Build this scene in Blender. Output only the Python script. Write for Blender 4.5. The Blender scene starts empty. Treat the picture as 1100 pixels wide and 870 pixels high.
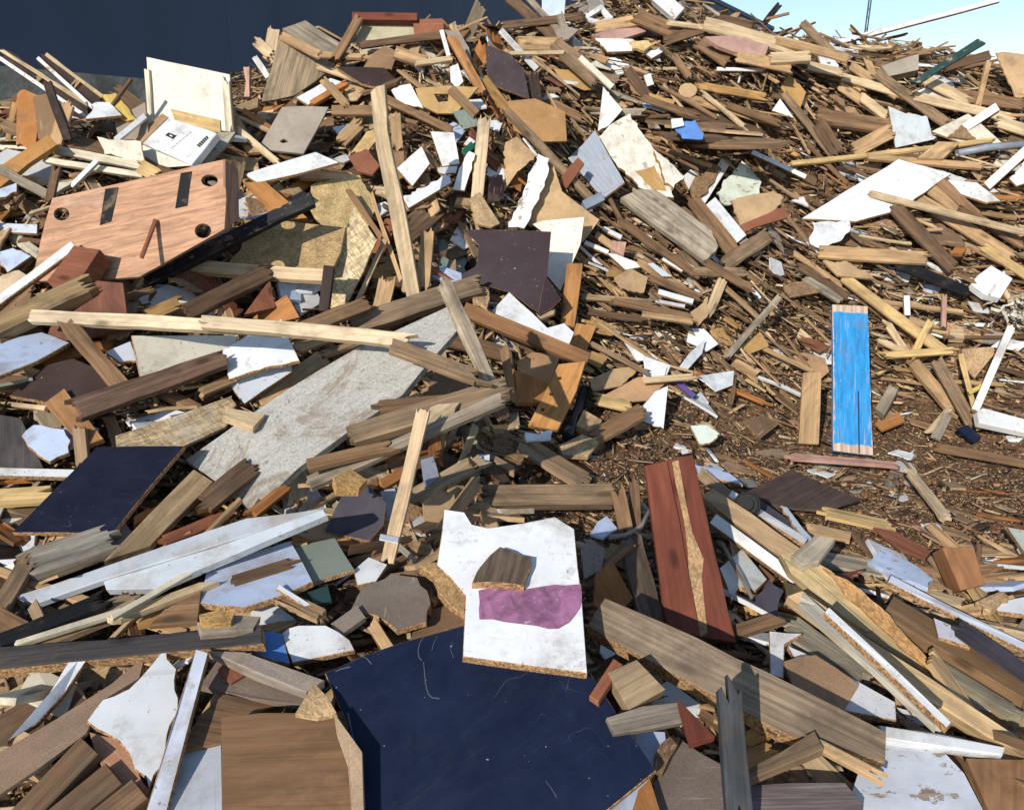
import bpy, math, random
import numpy as np
from mathutils import Vector, Matrix
from mathutils.geometry import tessellate_polygon

random.seed(11)
rng = np.random.default_rng(11)
scene = bpy.context.scene
col = scene.collection

# ------------------------------------------------------------------ camera, sky, sun, exposure
CAM = np.array([0.0, 0.0, 1.9])
PITCH = math.radians(18.0)
FPX = 815.0                                   # focal length in pixels of the 1100 x 870 photograph
cd = bpy.data.cameras.new('camera')
cam = bpy.data.objects.new('camera', cd)
col.objects.link(cam)
cam.location = CAM
cam.rotation_euler = (math.radians(90) - PITCH, 0, 0)
cd.sensor_width = 36
cd.lens = 36 * FPX / 1100
cd.clip_start = 0.05
cd.clip_end = 3000
scene.camera = cam

SUN_EL, SUN_AZ = math.radians(26), math.radians(209)      # azimuth clockwise from +Y: behind the camera and to its left
SUN = np.array([math.sin(SUN_AZ) * math.cos(SUN_EL), math.cos(SUN_AZ) * math.cos(SUN_EL), math.sin(SUN_EL)])
w = bpy.data.worlds.new('World')
scene.world = w
w.use_nodes = True
wn = w.node_tree.nodes
wl = w.node_tree.links
sky = wn.new('ShaderNodeTexSky')
sky.sky_type = 'NISHITA'
sky.sun_disc = False
sky.sun_elevation = SUN_EL
sky.sun_rotation = SUN_AZ
sky.air_density = 1.0
sky.dust_density = 0.15
sky.ozone_density = 1.2
wl.new(sky.outputs[0], wn['Background'].inputs[0])
wn['Background'].inputs[1].default_value = 0.135
ld = bpy.data.lights.new('sun', 'SUN')
ld.energy = 4.3
ld.angle = math.radians(0.53)
ld.color = (1.0, 0.95, 0.87)
lo = bpy.data.objects.new('sun', ld)
col.objects.link(lo)
lo.rotation_euler = Vector(-SUN).to_track_quat('-Z', 'Y').to_euler()
scene.view_settings.view_transform = 'Standard'
scene.view_settings.look = 'None'
scene.view_settings.exposure = 0.14
scene.view_settings.gamma = 1.0
scene.render.engine = 'CYCLES'
scene.cycles.use_denoising = True
scene.cycles.max_bounces = 6

# ------------------------------------------------------------------ small tools
FW = np.array([0, math.cos(PITCH), -math.sin(PITCH)])
UP = np.array([0, math.sin(PITCH), math.cos(PITCH)])
RT = np.array([1.0, 0, 0])


def ray(u, v):
    u = np.asarray(u, float)
    v = np.asarray(v, float)
    return FW + RT * ((u - 550) / FPX)[..., None] - UP * ((v - 435) / FPX)[..., None]


def project(p):
    q = np.asarray(p, float) - CAM
    t = q @ FW
    ts = np.where(np.abs(t) < 1e-6, 1e-6, t)
    return 550 + FPX * (q @ RT) / ts, 435 - FPX * (q @ UP) / ts, t


def unit(v):
    v = np.asarray(v, float)
    return v / (np.linalg.norm(v) + 1e-12)


PAL = dict(
    white=(.74, .745, .74), offwhite=(.70, .69, .66), cream=(.70, .64, .50), pale=(.60, .46, .29), straw=(.58, .41, .19),
    pine=(.52, .35, .19), tan=(.48, .315, .170), ochre=(.46, .27, .10), orange=(.43, .18, .055), brown=(.26, .155, .083),
    umber=(.165, .100, .057), dark=(.050, .030, .024), char=(.022, .021, .022), black=(.012, .012, .014), navy=(.0064, .0115, .033),
    grey=(.34, .29, .225), greybrown=(.30, .205, .125), silver=(.52, .55, .60), taupe=(.31, .245, .195), redbrown=(.18, .050, .028),
    rust=(.26, .095, .050), maroon=(.026, .012, .016), pink=(.50, .30, .24), green=(.020, .055, .050), sage=(.20, .24, .20),
    palegreen=(.60, .64, .52), blue=(.10, .23, .55), paleblue=(.50, .58, .74), slate=(.075, .065, .078), plaster=(.62, .58, .52),
    cyan=(.026, .26, .58), purple=(.27, .10, .20), card=(.43, .255, .135), steel=(.25, .28, .33), yellow=(.62, .45, .12),
    ply=(.46, .26, .155), concrete=(.42, .42, .41), mint=(.01, .13, .075), violet=(.10, .07, .24))


# ------------------------------------------------------------------ materials (object colour gives the base colour)
MATS = {}


class N:
    def __init__(self, name):
        self.m = bpy.data.materials.new(name)
        self.m.use_nodes = True
        self.t = self.m.node_tree
        self.b = self.t.nodes['Principled BSDF']
        self.info = self.t.nodes.new('ShaderNodeObjectInfo')
        tc = self.t.nodes.new('ShaderNodeTexCoord')
        off = self.op('MULTIPLY', self.info.outputs['Random'], 57.0)
        self.va = self.t.nodes.new('ShaderNodeVectorMath')
        self.va.operation = 'ADD'
        self.t.links.new(tc.outputs['Object'], self.va.inputs[0])
        self.t.links.new(off, self.va.inputs[1])
        self.co = self.va.outputs[0]
        self.raw = tc.outputs['Object']
        MATS[name] = self.m

    def put(self, sock, v):
        if isinstance(v, bpy.types.NodeSocket):
            self.t.links.new(v, sock)
        else:
            if hasattr(sock, 'default_value'):
                dv = sock.default_value
                if hasattr(dv, '__len__') and not hasattr(v, '__len__'):
                    v = [v] * len(dv)
                if hasattr(dv, '__len__') and len(dv) == 4 and len(v) == 3:
                    v = (*v, 1)
                sock.default_value = v

    def op(self, o, a, b=0.0, c=None):
        n = self.t.nodes.new('ShaderNodeMath')
        n.operation = o
        self.put(n.inputs[0], a)
        self.put(n.inputs[1], b)
        if c is not None:
            self.put(n.inputs[2], c)
        return n.outputs[0]

    def map(self, s, src=None):
        n = self.t.nodes.new('ShaderNodeVectorMath')
        n.operation = 'MULTIPLY'
        self.t.links.new(src or self.co, n.inputs[0])
        n.inputs[1].default_value = s
        return n.outputs[0]

    def noise(self, vec, scale, detail=4, rough=.55, dist=0.0, out='Fac'):
        n = self.t.nodes.new('ShaderNodeTexNoise')
        self.t.links.new(vec, n.inputs['Vector'])
        n.inputs['Scale'].default_value = scale
        n.inputs['Detail'].default_value = detail
        n.inputs['Roughness'].default_value = rough
        n.inputs['Distortion'].default_value = dist
        return n.outputs[out]

    def voro(self, vec, scale, out='Distance', feature='F1'):
        n = self.t.nodes.new('ShaderNodeTexVoronoi')
        n.feature = feature
        self.t.links.new(vec, n.inputs['Vector'])
        n.inputs['Scale'].default_value = scale
        return n.outputs[out]

    def ramp(self, f, lo, hi, a=0.0, b=1.0):
        n = self.t.nodes.new('ShaderNodeMapRange')
        n.interpolation_type = 'SMOOTHSTEP'
        self.put(n.inputs[0], f)
        for i, x in enumerate((lo, hi, a, b)):
            n.inputs[i + 1].default_value = x
        return n.outputs[0]

    def mix(self, f, a, b, mode='MIX'):
        n = self.t.nodes.new('ShaderNodeMix')
        n.data_type = 'RGBA'
        n.blend_type = mode
        self.put(n.inputs['Factor'], f)
        self.put(n.inputs[6], a)
        self.put(n.inputs[7], b)
        return n.outputs[2]

    def scale(self, c, f):
        n = self.t.nodes.new('ShaderNodeVectorMath')
        n.operation = 'SCALE'
        self.put(n.inputs[0], c)
        self.put(n.inputs['Scale'], f)
        return n.outputs[0]

    def done(self, c, rough=.7, bump=None, strength=.3, dist=.004, spec=.35):
        self.put(self.b.inputs['Base Color'], c)
        self.put(self.b.inputs['Roughness'], rough)
        self.b.inputs['Specular IOR Level'].default_value = spec
        if bump is not None:
            n = self.t.nodes.new('ShaderNodeBump')
            n.inputs['Strength'].default_value = strength
            n.inputs['Distance'].default_value = dist
            self.t.links.new(bump, n.inputs['Height'])
            self.t.links.new(n.outputs[0], self.b.inputs['Normal'])
        return self.m


def wood(name, grain, dirt, dirtcol, bump, base=None, knots=True):
    n = N(name)
    oc = base or n.info.outputs['Color']
    g1 = n.noise(n.map((2.5, 45, 45)), 1.0, 6, .62, .4)
    g2 = n.noise(n.map((.7, 11, 11)), 1.0, 3, .5, 1.2)
    lines = n.noise(n.map((1.2, 140, 140)), 1.0, 2, .5)
    f = n.op('ADD', n.op('MULTIPLY', g1, .6), n.op('MULTIPLY', g2, .4))
    f = n.ramp(f, .30, .70, 1 - grain, 1 + .45 * grain)
    c = n.scale(oc, f)
    c = n.scale(c, n.ramp(lines, .36, .5, 1 - .45 * grain, 1.0))
    if knots:
        k = n.voro(n.map((3.2, 7.5, 7.5)), 1.0)
        c = n.mix(n.ramp(k, .05, .20, .8, 0), c, n.scale(oc, .26))
    d = n.noise(n.co, 6.5, 6, .68)
    c = n.mix(n.ramp(d, .50, .70, 0, dirt), c, dirtcol)
    st = n.noise(n.map((.5, 1.4, 1.4)), 3.1, 5, .7, 1.5)
    c = n.scale(c, n.ramp(st, .36, .62, .74, 1.10))
    sp = n.noise(n.co, 90, 2, .6)
    c = n.mix(n.ramp(sp, .70, .76, 0, .5), c, (.05, .035, .025))
    return n.done(c, .78, n.op('ADD', g1, n.op('MULTIPLY', lines, .5)), bump, .004, .25)


wood('wood', .34, .36, (.14, .095, .058), .35)
wood('old', .52, .55, (.105, .075, .050), .60)
wood('varnish', .26, .22, (.10, .055, .03), .12)

n = N('mdf')
f = n.noise(n.co, 7, 5, .6)
f2 = n.noise(n.co, 160, 2, .6)
c = n.scale(n.info.outputs['Color'], n.ramp(f, .3, .7, .80, 1.12))
c = n.scale(c, n.ramp(f2, .3, .7, .86, 1.1))
c = n.mix(n.ramp(n.noise(n.co, 3.5, 6, .7), .50, .66, 0, .55), c, (.13, .09, .058))
c = n.mix(n.ramp(n.noise(n.map((3, 40, 40)), 1.5, 4, .6), .62, .68, 0, .35), c, (.55, .42, .28))
n.done(c, .85, f2, .25, .003, .2)

n = N('chipboard')
vc = n.voro(n.map((95, 170, 120)), 1.0, 'Color')
s = n.t.nodes.new('ShaderNodeSeparateColor')
n.t.links.new(vc, s.inputs[0])
f2 = n.noise(n.co, 9, 5, .65)
c = n.scale(n.info.outputs['Color'], n.ramp(s.outputs[0], 0, 1, .70, 1.22))
c = n.scale(c, n.ramp(f2, .3, .7, .70, 1.15))
c = n.mix(n.ramp(s.outputs[1], .86, .96, 0, .30), c, (.52, .40, .24))
n.done(c, .88, s.outputs[2], .55, .005, .15)

n = N('strand_board')
vc = n.voro(n.map((20, 110, 40)), 1.0, 'Color')
s = n.t.nodes.new('ShaderNodeSeparateColor')
n.t.links.new(vc, s.inputs[0])
vd = n.voro(n.map((90, 26, 40)), 1.0, 'Color')
s2 = n.t.nodes.new('ShaderNodeSeparateColor')
n.t.links.new(vd, s2.inputs[0])
f2 = n.noise(n.co, 5, 5, .65)
c = n.scale(n.info.outputs['Color'], n.ramp(s.outputs[0], 0, 1, .68, 1.22))
c = n.scale(c, n.ramp(s2.outputs[0], 0, 1, .72, 1.2))
c = n.mix(n.ramp(f2, .50, .68, 0, .55), c, (.55, .50, .42))
n.done(c, .85, n.op('ADD', s.outputs[2], s2.outputs[1]), .6, .005, .2)

n = N('core')      # broken chipboard edge, warm brown
vc = n.voro(n.co, 170, 'Color')
s = n.t.nodes.new('ShaderNodeSeparateColor')
n.t.links.new(vc, s.inputs[0])
c = n.scale((.40, .235, .115), n.ramp(s.outputs[0], 0, 1, .45, 1.35))
n.done(c, .9, s.outputs[1], .8, .006, .1)

n = N('laminate')  # coated board, smudged and scratched
oc = n.info.outputs['Color']
d = n.noise(n.co, 5, 7, .7)
c = n.scale(oc, n.ramp(d, .3, .7, .90, 1.03))
c = n.mix(n.ramp(n.noise(n.co, 2.6, 7, .72), .50, .68, 0, .58), c, (.29, .225, .165))
c = n.mix(n.ramp(n.noise(n.co, 42, 3, .6), .66, .71, 0, .7), c, (.18, .13, .09))
c = n.mix(n.ramp(n.noise(n.co, 11, 8, .78), .585, .63, 0, .38), c, (.30, .22, .15))
c = n.mix(n.ramp(n.noise(n.map((14, 1.2, 4)), 1.0, 5, .7), .60, .70, 0, .30), c, (.30, .26, .21))
sc = n.noise(n.map((4, 150, 4)), 1.0, 2, .5)
c = n.mix(n.ramp(sc, .70, .73, 0, .35), c, (.35, .30, .25))
n.done(c, n.ramp(d, .3, .7, .34, .55), d, .08, .01, .4)

n = N('gloss_dark')  # dark coated panel with dust and pale scratches
oc = n.info.outputs['Color']
d = n.noise(n.co, 6, 7, .7)
c = n.scale(oc, n.ramp(d, .3, .7, .85, 1.2))
c = n.mix(n.ramp(n.noise(n.map((1, 2.2, 1)), 3.4, 8, .8, 1.0), .48, .74, 0, .030), c, (.30, .29, .29))
c = n.mix(n.ramp(n.noise(n.map((3, 60, 3)), 1.0, 4, .7), .60, .72, 0, .012), c, (.4, .38, .36))
c = n.mix(n.ramp(n.noise(n.co, 60, 2, .5), .735, .76, 0, .55), c, (.55, .52, .48))
sw = n.noise(n.co, 3.0, 1, .5, 2.0)
ln = n.op('ABSOLUTE', n.op('SUBTRACT', sw, .5))
gate = n.ramp(n.noise(n.map((1, 1, 1)), 2.3, 1, .5), .60, .66, 0, 1)
c = n.mix(n.op('MULTIPLY', n.ramp(ln, .0, .002, .12, 0), gate), c, (.45, .45, .48))
n.done(c, n.ramp(d, .3, .7, .45, .65), d, .05, .01, .25)

n = N('worn_paint')  # paint flaking off wood or board
oc = n.info.outputs['Color']
g = n.noise(n.map((2.5, 45, 45)), 1.0, 5, .6)
under = n.scale((.36, .25, .16), n.ramp(g, .3, .7, .5, 1.3))
msk = n.noise(n.map((1.0, 1.8, 1.8)), 11, 8, .72)
c = n.scale(oc, n.ramp(n.noise(n.co, 5, 6, .7), .3, .7, .78, 1.05))
c = n.mix(n.ramp(msk, .585, .60, 0, .9), c, under)
c = n.mix(n.ramp(n.noise(n.co, 3, 6, .7), .54, .72, 0, .5), c, (.16, .12, .09))
n.done(c, .62, n.op('ADD', n.op('MULTIPLY', g, .4), n.ramp(msk, .58, .61, 1, 0)), .4, .003, .3)

n = N('plaster')     # torn paper and plaster with brown tears
oc = n.info.outputs['Color']
msk = n.noise(n.map((1, 1.6, 1.6)), 6, 8, .74)
c = n.scale(oc, n.ramp(n.noise(n.co, 9, 6, .7), .3, .7, .72, 1.1))
c = n.mix(n.ramp(msk, .56, .62, 0, .75), c, (.30, .22, .15))
n.done(c, .85, msk, .5, .01, .15)

n = N('grimy_board')  # grey weathered plywood that looks like concrete
oc = n.info.outputs['Color']
a = n.noise(n.co, 95, 4, .8)
st = n.noise(n.map((2.2, 30, 30)), 1.0, 6, .72, .6)
b = n.noise(n.map((1.0, 1.5, 1.5)), 2.4, 9, .78, .8)
c = n.scale(oc, n.ramp(a, .3, .7, .70, 1.22))
c = n.scale(c, n.ramp(st, .32, .6, .86, 1.05))
c = n.mix(n.ramp(b, .50, .60, 0, .72), c, (.22, .16, .105))
c = n.mix(n.ramp(n.noise(n.co, 14, 7, .75), .60, .64, 0, .6), c, (.13, .095, .07))
n.done(c, .85, n.op('ADD', a, st), .5, .006, .2)

n = N('plastic')
oc = n.info.outputs['Color']
d = n.noise(n.co, 12, 5, .6)
c = n.scale(oc, n.ramp(d, .3, .7, .8, 1.1))
c = n.mix(n.ramp(n.noise(n.co, 20, 6, .7), .55, .7, 0, .22), c, (.16, .13, .10))
n.done(c, .45, d, .15, .01, .5)

n = N('ink')
n.done(n.info.outputs['Color'], .7)

n = N('marbled')
oc = n.info.outputs['Color']
a = n.noise(n.co, 14, 8, .75, .5)
c = n.mix(n.ramp(a, .35, .65), n.scale(oc, .62), n.scale(oc, 1.35))
c = n.mix(n.ramp(n.noise(n.co, 30, 6, .75), .60, .66, 0, .5), c, (.62, .55, .58))
n.done(c, .6, a, .15, .004, .25)

n = N('plywood')
oc = n.info.outputs['Color']
g1 = n.noise(n.map((3, 26, 26)), 1.0, 6, .65, .8)
g2 = n.noise(n.map((8, 160, 160)), 1.0, 2, .5)
c = n.scale(oc, n.ramp(g1, .30, .70, .62, 1.25))
c = n.mix(n.ramp(g2, .57, .66, 0, .6), c, (.30, .12, .07))
c = n.mix(n.ramp(n.noise(n.map((1, 5, 5)), 2.0, 6, .7), .55, .68, 0, .4), c, (.36, .17, .10))
c = n.mix(n.ramp(n.noise(n.co, 3, 5, .65), .56, .72, 0, .35), c, (.58, .48, .40))
c = n.mix(n.ramp(n.noise(n.co, 9, 8, .78), .57, .64, 0, .45), c, (.20, .12, .08))
n.done(c, .72, g1, .2, .003, .25)

n = N('blue_paint_plank')  # bare rim, blue field that has worn away irregularly at its edges
oc = n.info.outputs['Color']
sx = n.t.nodes.new('ShaderNodeSeparateXYZ')
n.t.links.new(n.raw, sx.inputs[0])
g = n.noise(n.map((2.5, 45, 45)), 1.0, 5, .6)
under = n.scale((.56, .40, .29), n.ramp(g, .3, .7, .6, 1.2))
wob = n.op('MULTIPLY', n.op('SUBTRACT', n.noise(n.co, 22, 6, .7), .5), .055)
ex = n.op('SUBTRACT', .475, n.op('ABSOLUTE', sx.outputs[0]))
ey = n.op('SUBTRACT', .118, n.op('ABSOLUTE', n.op('SUBTRACT', sx.outputs[1], .004)))
e = n.op('ADD', n.op('MINIMUM', ex, ey), wob)
field = n.scale(oc, n.ramp(n.noise(n.map((1, 6, 6)), 5, 6, .65), .3, .7, .70, 1.15))
field = n.mix(n.ramp(n.noise(n.map((1, 10, 10)), 9, 6, .7), .58, .68, 0, .5), field, (.30, .42, .55))
field = n.mix(n.ramp(n.noise(n.map((2.5, 60, 60)), 1.0, 4, .65), .58, .66, 0, .55), field, under)
field = n.mix(n.ramp(n.noise(n.co, 4, 7, .75), .52, .68, 0, .45), field, (.16, .17, .17))
c = n.mix(n.ramp(e, -.003, .006, 0, 1), under, field)
c = n.mix(n.ramp(n.noise(n.map((1, 2.5, 2.5)), 26, 5, .65), .66, .70, 0, .7), c, under)
n.done(c, .6, g, .25, .003, .3)

n = N('chips')     # loose small debris, tint per chip
at = n.t.nodes.new('ShaderNodeAttribute')
at.attribute_name = 'tint'
f = n.noise(n.co, 60, 3, .6)
n.done(n.scale(at.outputs['Color'], n.ramp(f, .3, .7, .65, 1.15)), .85, f, .4, .004, .15)

n = N('soil')      # rotted wood and dirt
a = n.noise(n.co, 3.0, 8, .7)
b = n.noise(n.co, 34, 6, .7)
v = n.voro(n.map((60, 60, 60)), 1.0, 'Color')
s = n.t.nodes.new('ShaderNodeSeparateColor')
n.t.links.new(v, s.inputs[0])
c = n.mix(n.ramp(a, .38, .64), (.095, .056, .034), (.215, .125, .070))
c = n.scale(c, n.ramp(b, .3, .7, .5, 1.4))
c = n.mix(n.ramp(s.outputs[0], .80, .95, 0, .7), c, (.27, .165, .085))
n.done(c, .92, n.op('ADD', b, s.outputs[1]), .9, .02, .1)

n = N('cladding')
sx = n.t.nodes.new('ShaderNodeSeparateXYZ')
n.t.links.new(n.raw, sx.inputs[0])
a = n.noise(n.map((.6, .6, .12)), 1.0, 5, .6)
b = n.noise(n.co, 55, 3, .6)
c = n.scale((.046, .066, .114), n.ramp(a, .3, .7, .86, 1.10))
c = n.scale(c, n.ramp(b, .3, .7, .92, 1.08))
n.done(c, .55, b, .12, .01, .3)

n = N('cast_concrete')
a = n.noise(n.co, 1.6, 8, .7)
b = n.noise(n.co, 22, 6, .7)
st = n.noise(n.map((3.5, 3.5, .35)), 1.0, 5, .7)
c = n.mix(n.ramp(a, .35, .66), (.20, .19, .155), (.40, .375, .32))
c = n.scale(c, n.ramp(b, .3, .7, .75, 1.15))
c = n.mix(n.ramp(st, .52, .68, 0, .6), c, (.10, .095, .08))
n.done(c, .9, b, .5, .01, .2)

n = N('galvanised')
n.done(n.scale((.09, .115, .15), n.ramp(n.noise(n.co, 8, 4, .6), .3, .7, .8, 1.1)), .5)
MATS['galvanised'].node_tree.nodes['Principled BSDF'].inputs['Metallic'].default_value = .3

# ------------------------------------------------------------------ the lie of the land
# height profiles (distance from the viewer, height) along four bearings x / y
PROF = [
    (-.60, [(0, 0), (.9, .05), (1.7, .22), (2.5, .34), (3.1, .50), (4.0, .95), (4.8, 1.55), (5.7, 2.02), (6.4, 2.12), (7.2, 2.05), (9, 1.5), (11.0, .0)]),
    (-.12, [(0, 0), (.9, .05), (1.7, .22), (2.6, .27), (3.6, .32), (4.6, .64), (5.6, 1.39), (6.6, 2.19), (7.6, 2.86), (8.3, 2.96), (10.5, 2.2), (14, 0)]),
    (.13, [(0, 0), (.9, .05), (1.7, .20), (2.6, .22), (3.6, .20), (4.7, .26), (5.6, .80), (6.8, 1.65), (7.8, 2.50), (8.9, 3.36), (9.6, 3.50), (12, 2.5), (16, 0)]),
    (.46, [(0, 0), (.9, .05), (1.8, .18), (2.4, .16), (3.2, .09), (4.5, .04), (5.3, .12), (6.2, .70), (7.4, 1.60), (8.6, 2.68), (9.4, 2.95), (12, 2.1), (16, 0)]),
    (.75, [(0, 0), (.9, .05), (1.8, .15), (2.4, .14), (3.2, .09), (4.4, .05), (5.0, .15), (6.0, .78), (7.4, 1.70), (8.6, 2.62), (9.4, 2.78), (12, 1.8), (16, 0)]),
]


HOLLOWS = ((1.75, 7.2, 1.0, .36), (2.62, 7.15, .60, .26), (-.52, 5.5, .40, .22), (-1.9, 4.5, .28, .25))


def H(x, y, rough=True):
    x = np.asarray(x, float)
    y = np.asarray(y, float)
    yy = np.maximum(y, .35)
    s = np.clip(x / yy, PROF[0][0], PROF[-1][0])
    zs = [np.interp(y, [q[0] for q in p], [q[1] for q in p]) for _, p in PROF]
    th = [p[0] for p in PROF]
    out = np.zeros(np.broadcast(x, y).shape)
    for i in range(len(th) - 1):
        k = np.clip((s - th[i]) / (th[i + 1] - th[i]), 0, 1)
        k = k * k * (3 - 2 * k)
        m = (s >= th[i]) & (s <= th[i + 1])
        out = np.where(m, zs[i] * (1 - k) + zs[i + 1] * k, out)
    fade = np.clip((11.0 - np.abs(x)) / 4.0, 0, 1)
    out = out * fade * fade * (3 - 2 * fade)
    if rough:
        amp = np.clip(out * .6, .12, 1.0)
        out = out + amp * (.050 * np.sin(2.3 * x + 1.1 * y + .4) + .045 * np.sin(-1.7 * x + 2.9 * y) + .022 * np.sin(5.3 * x + 4.1 * y + 1) + .016 * np.sin(9.1 * x - 7.3 * y))
        for hx_, hy_, ha_, hr_ in HOLLOWS:
            out = out - ha_ * np.exp(-(((x - hx_) / (hr_ * 1.5)) ** 2 + ((y - hy_) / hr_) ** 2))
    return out


def normal_at(x, y, e=.25):
    dx = (H(x + e, y, False) - H(x - e, y, False)) / (2 * e)
    dy = (H(x, y + e, False) - H(x, y - e, False)) / (2 * e)
    n_ = np.stack([-dx, -dy, np.ones_like(dx)], -1)
    return n_ / np.linalg.norm(n_, axis=-1, keepdims=True)


# depth of the heap along each ray, on a grid of 2-pixel cells that reaches beyond the picture
U0, V0, STEP = -160, -80, 2
NU, NV = (1420) // STEP, (1080) // STEP
uu, vv = np.meshgrid(U0 + STEP * (np.arange(NU) + .5), V0 + STEP * (np.arange(NV) + .5))
RAYS = ray(uu, vv)
DEPTH = np.full(uu.shape, np.inf)
GX, GY = np.arange(-11, 11.01, .05), np.arange(0, 14.01, .05)
gx_, gy_ = np.meshgrid(GX, GY)
HS = H(gx_, gy_, False)
HG = H(gx_, gy_) + .02 + .19 * np.clip(HS * 1.6 - .12, .26, 1)
rr = RAYS.reshape(-1, 3)
live = np.arange(len(rr))
flat = DEPTH.reshape(-1)
for t in np.concatenate([np.arange(.7, 4, .03), np.arange(4, 12.5, .05)]):
    P_ = CAM + rr[live] * t
    i_ = np.clip(((P_[:, 0] + 11) / .05).round().astype(int), 0, len(GX) - 1)
    j_ = np.clip((P_[:, 1] / .05).round().astype(int), 0, len(GY) - 1)
    hit = P_[:, 2] < HG[j_, i_]
    flat[live[hit]] = t - .015
    live = live[~hit]
BASE = DEPTH.copy()
OWNED = np.zeros(uu.shape, bool)


def inside(poly, u, v):
    r = np.zeros(u.shape, bool)
    x1, y1 = poly[-1]
    for x2, y2 in poly:
        c = ((y1 > v) != (y2 > v)) & (u < (x2 - x1) * (v - y1) / (y2 - y1 + 1e-12) + x1)
        r ^= c
        x1, y1 = x2, y2
    return r


def cells(poly):
    a = np.array(poly, float)
    i0 = max(0, int((a[:, 0].min() - U0) / STEP) - 1)
    i1 = min(NU, int((a[:, 0].max() - U0) / STEP) + 2)
    j0 = max(0, int((a[:, 1].min() - V0) / STEP) - 1)
    j1 = min(NV, int((a[:, 1].max() - V0) / STEP) + 2)
    sl = (slice(j0, j1), slice(i0, i1))
    m = inside(poly, uu[sl], vv[sl])
    if not m.any():
        c = a.mean(0)
        m = (np.abs(uu[sl] - c[0]) < 4) & (np.abs(vv[sl] - c[1]) < 4)
    return sl, m


# ------------------------------------------------------------------ meshes
def link(name, me, mat, colour=None, parent=None, mw=None, pm=None):
    o = bpy.data.objects.new(name, me)
    col.objects.link(o)
    if mat:
        for m in (mat if isinstance(mat, (list, tuple)) else [mat]):
            me.materials.append(MATS[m])
    if colour is not None:
        o.color = (*colour, 1)
    if parent is not None:
        o.parent = parent
        mw = pm.inverted() @ mw
    if mw is not None:
        o.matrix_basis = mw
    return o


def mesh(name, vs, fs, mi=None):
    me = bpy.data.meshes.new(name)
    me.from_pydata([tuple(v) for v in vs], [], fs)
    if mi:
        me.polygons.foreach_set('material_index', mi)
    me.update()
    return me


def outline(pts, jag, side=.0015, seg=.035, edges=None):
    """densify a closed 2-D outline; broken edges wander by jag metres"""
    out = []
    k = len(pts)
    for i in range(k):
        a, b = np.array(pts[i]), np.array(pts[(i + 1) % k])
        L = np.linalg.norm(b - a)
        out.append(a)
        amp = jag if (edges is None or i in edges) else side
        m = int(min(26, max(1, L / (seg if amp > .0065 else .11 if amp > .002 else .22))))
        d = (b - a) / (L + 1e-9)
        nn = np.array([-d[1], d[0]])
        w_ = 0.0
        for j in range(1, m):
            w_ = (w_ * .45 + random.uniform(-1, 1)) if seg > .02 or amp < .007 else 2.6 * random.uniform(-1, 1) ** 3
            q = a + d * L * (j / m + random.uniform(-.25, .25) / m)
            out.append(q + nn * w_ * amp)
    return out


def ccw(p):
    s = 0.0
    for i in range(len(p)):
        a, b = p[i], p[(i + 1) % len(p)]
        s += a[0] * b[1] - b[0] * a[1]
    return p if s > 0 else p[::-1]


def prism(name, pts, th, bend=0.0, twist=0.0, bev=.0018, holes=()):
    """solid board: top face at z = 0, bottom at z = -th, chamfered rims, pierced by holes"""
    rings = [ccw([tuple(q) for q in pts])] + [ccw([tuple(q) for q in h])[::-1] for h in holes]
    L = max(max(abs(q[0]) for q in rings[0]), .05)
    bev = min(bev, th * .25)

    def zc(x, y):
        return bend * (x / L) ** 2 + twist * x * y / (L * L)
    vs, fs, mi = [], [], []
    tops, ids_top, ids_bot = [], [], []
    for r in rings:
        k = len(r)
        ins = []
        for i in range(k):
            a, b, c_ = np.array(r[i - 1]), np.array(r[i]), np.array(r[(i + 1) % k])
            n1 = np.array([-(b - a)[1], (b - a)[0]])
            n2 = np.array([-(c_ - b)[1], (c_ - b)[0]])
            nn = n1 / (np.linalg.norm(n1) + 1e-9) + n2 / (np.linalg.norm(n2) + 1e-9)
            ins.append(b + nn / (np.linalg.norm(nn) + 1e-6) * bev)
        o = len(vs)
        for q in ins:
            vs.append((q[0], q[1], zc(*q)))
        for q in r:
            vs.append((q[0], q[1], zc(*q) - bev))
        for q in r:
            vs.append((q[0], q[1], zc(*q) - th + bev * .5))
        for q in ins:
            vs.append((q[0], q[1], zc(*q) - th))
        for lv in range(3):
            for i in range(k):
                j = (i + 1) % k
                fs.append((o + lv * k + i, o + (lv + 1) * k + i, o + (lv + 1) * k + j, o + lv * k + j))
                mi.append(0 if lv == 0 and th > .03 else 1)
        tops.append([Vector((q[0], q[1], 0)) for q in ins])
        ids_top += list(range(o, o + k))
        ids_bot += list(range(o + 3 * k, o + 4 * k))
    for tri in tessellate_polygon(tops):
        a, b, c_ = (Vector(vs[ids_top[i]]) for i in tri)
        if (b - a).cross(c_ - a).z < 0:
            tri = tri[::-1]
        fs.append(tuple(ids_top[i] for i in tri))
        mi.append(0)
        fs.append(tuple(ids_bot[i] for i in tri[::-1]))
        mi.append(0)
    return mesh(name, vs, fs, mi)


# ------------------------------------------------------------------ pieces that can be told apart in the photograph
NK = {'u': (0, -.10, 1), 'c': (0, -.85, .5), 'l': (-.45, -.6, .66), 'r': (.45, -.55, .7), 'w': (-.2, -.95, .25), 'k': (.1, -.6, .8)}
CORE = {'laminate': 'core', 'gloss_dark': 'core', 'worn_paint': 'wood', 'plaster': 'core', 'grimy_board': 'old', 'plywood': 'wood', 'blue_paint_plank': 'wood', 'mdf': 'mdf'}
DB = {}
CAT = {}
LAND = []        # landmarks for describing the loose pieces
SERIAL = [0]


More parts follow.
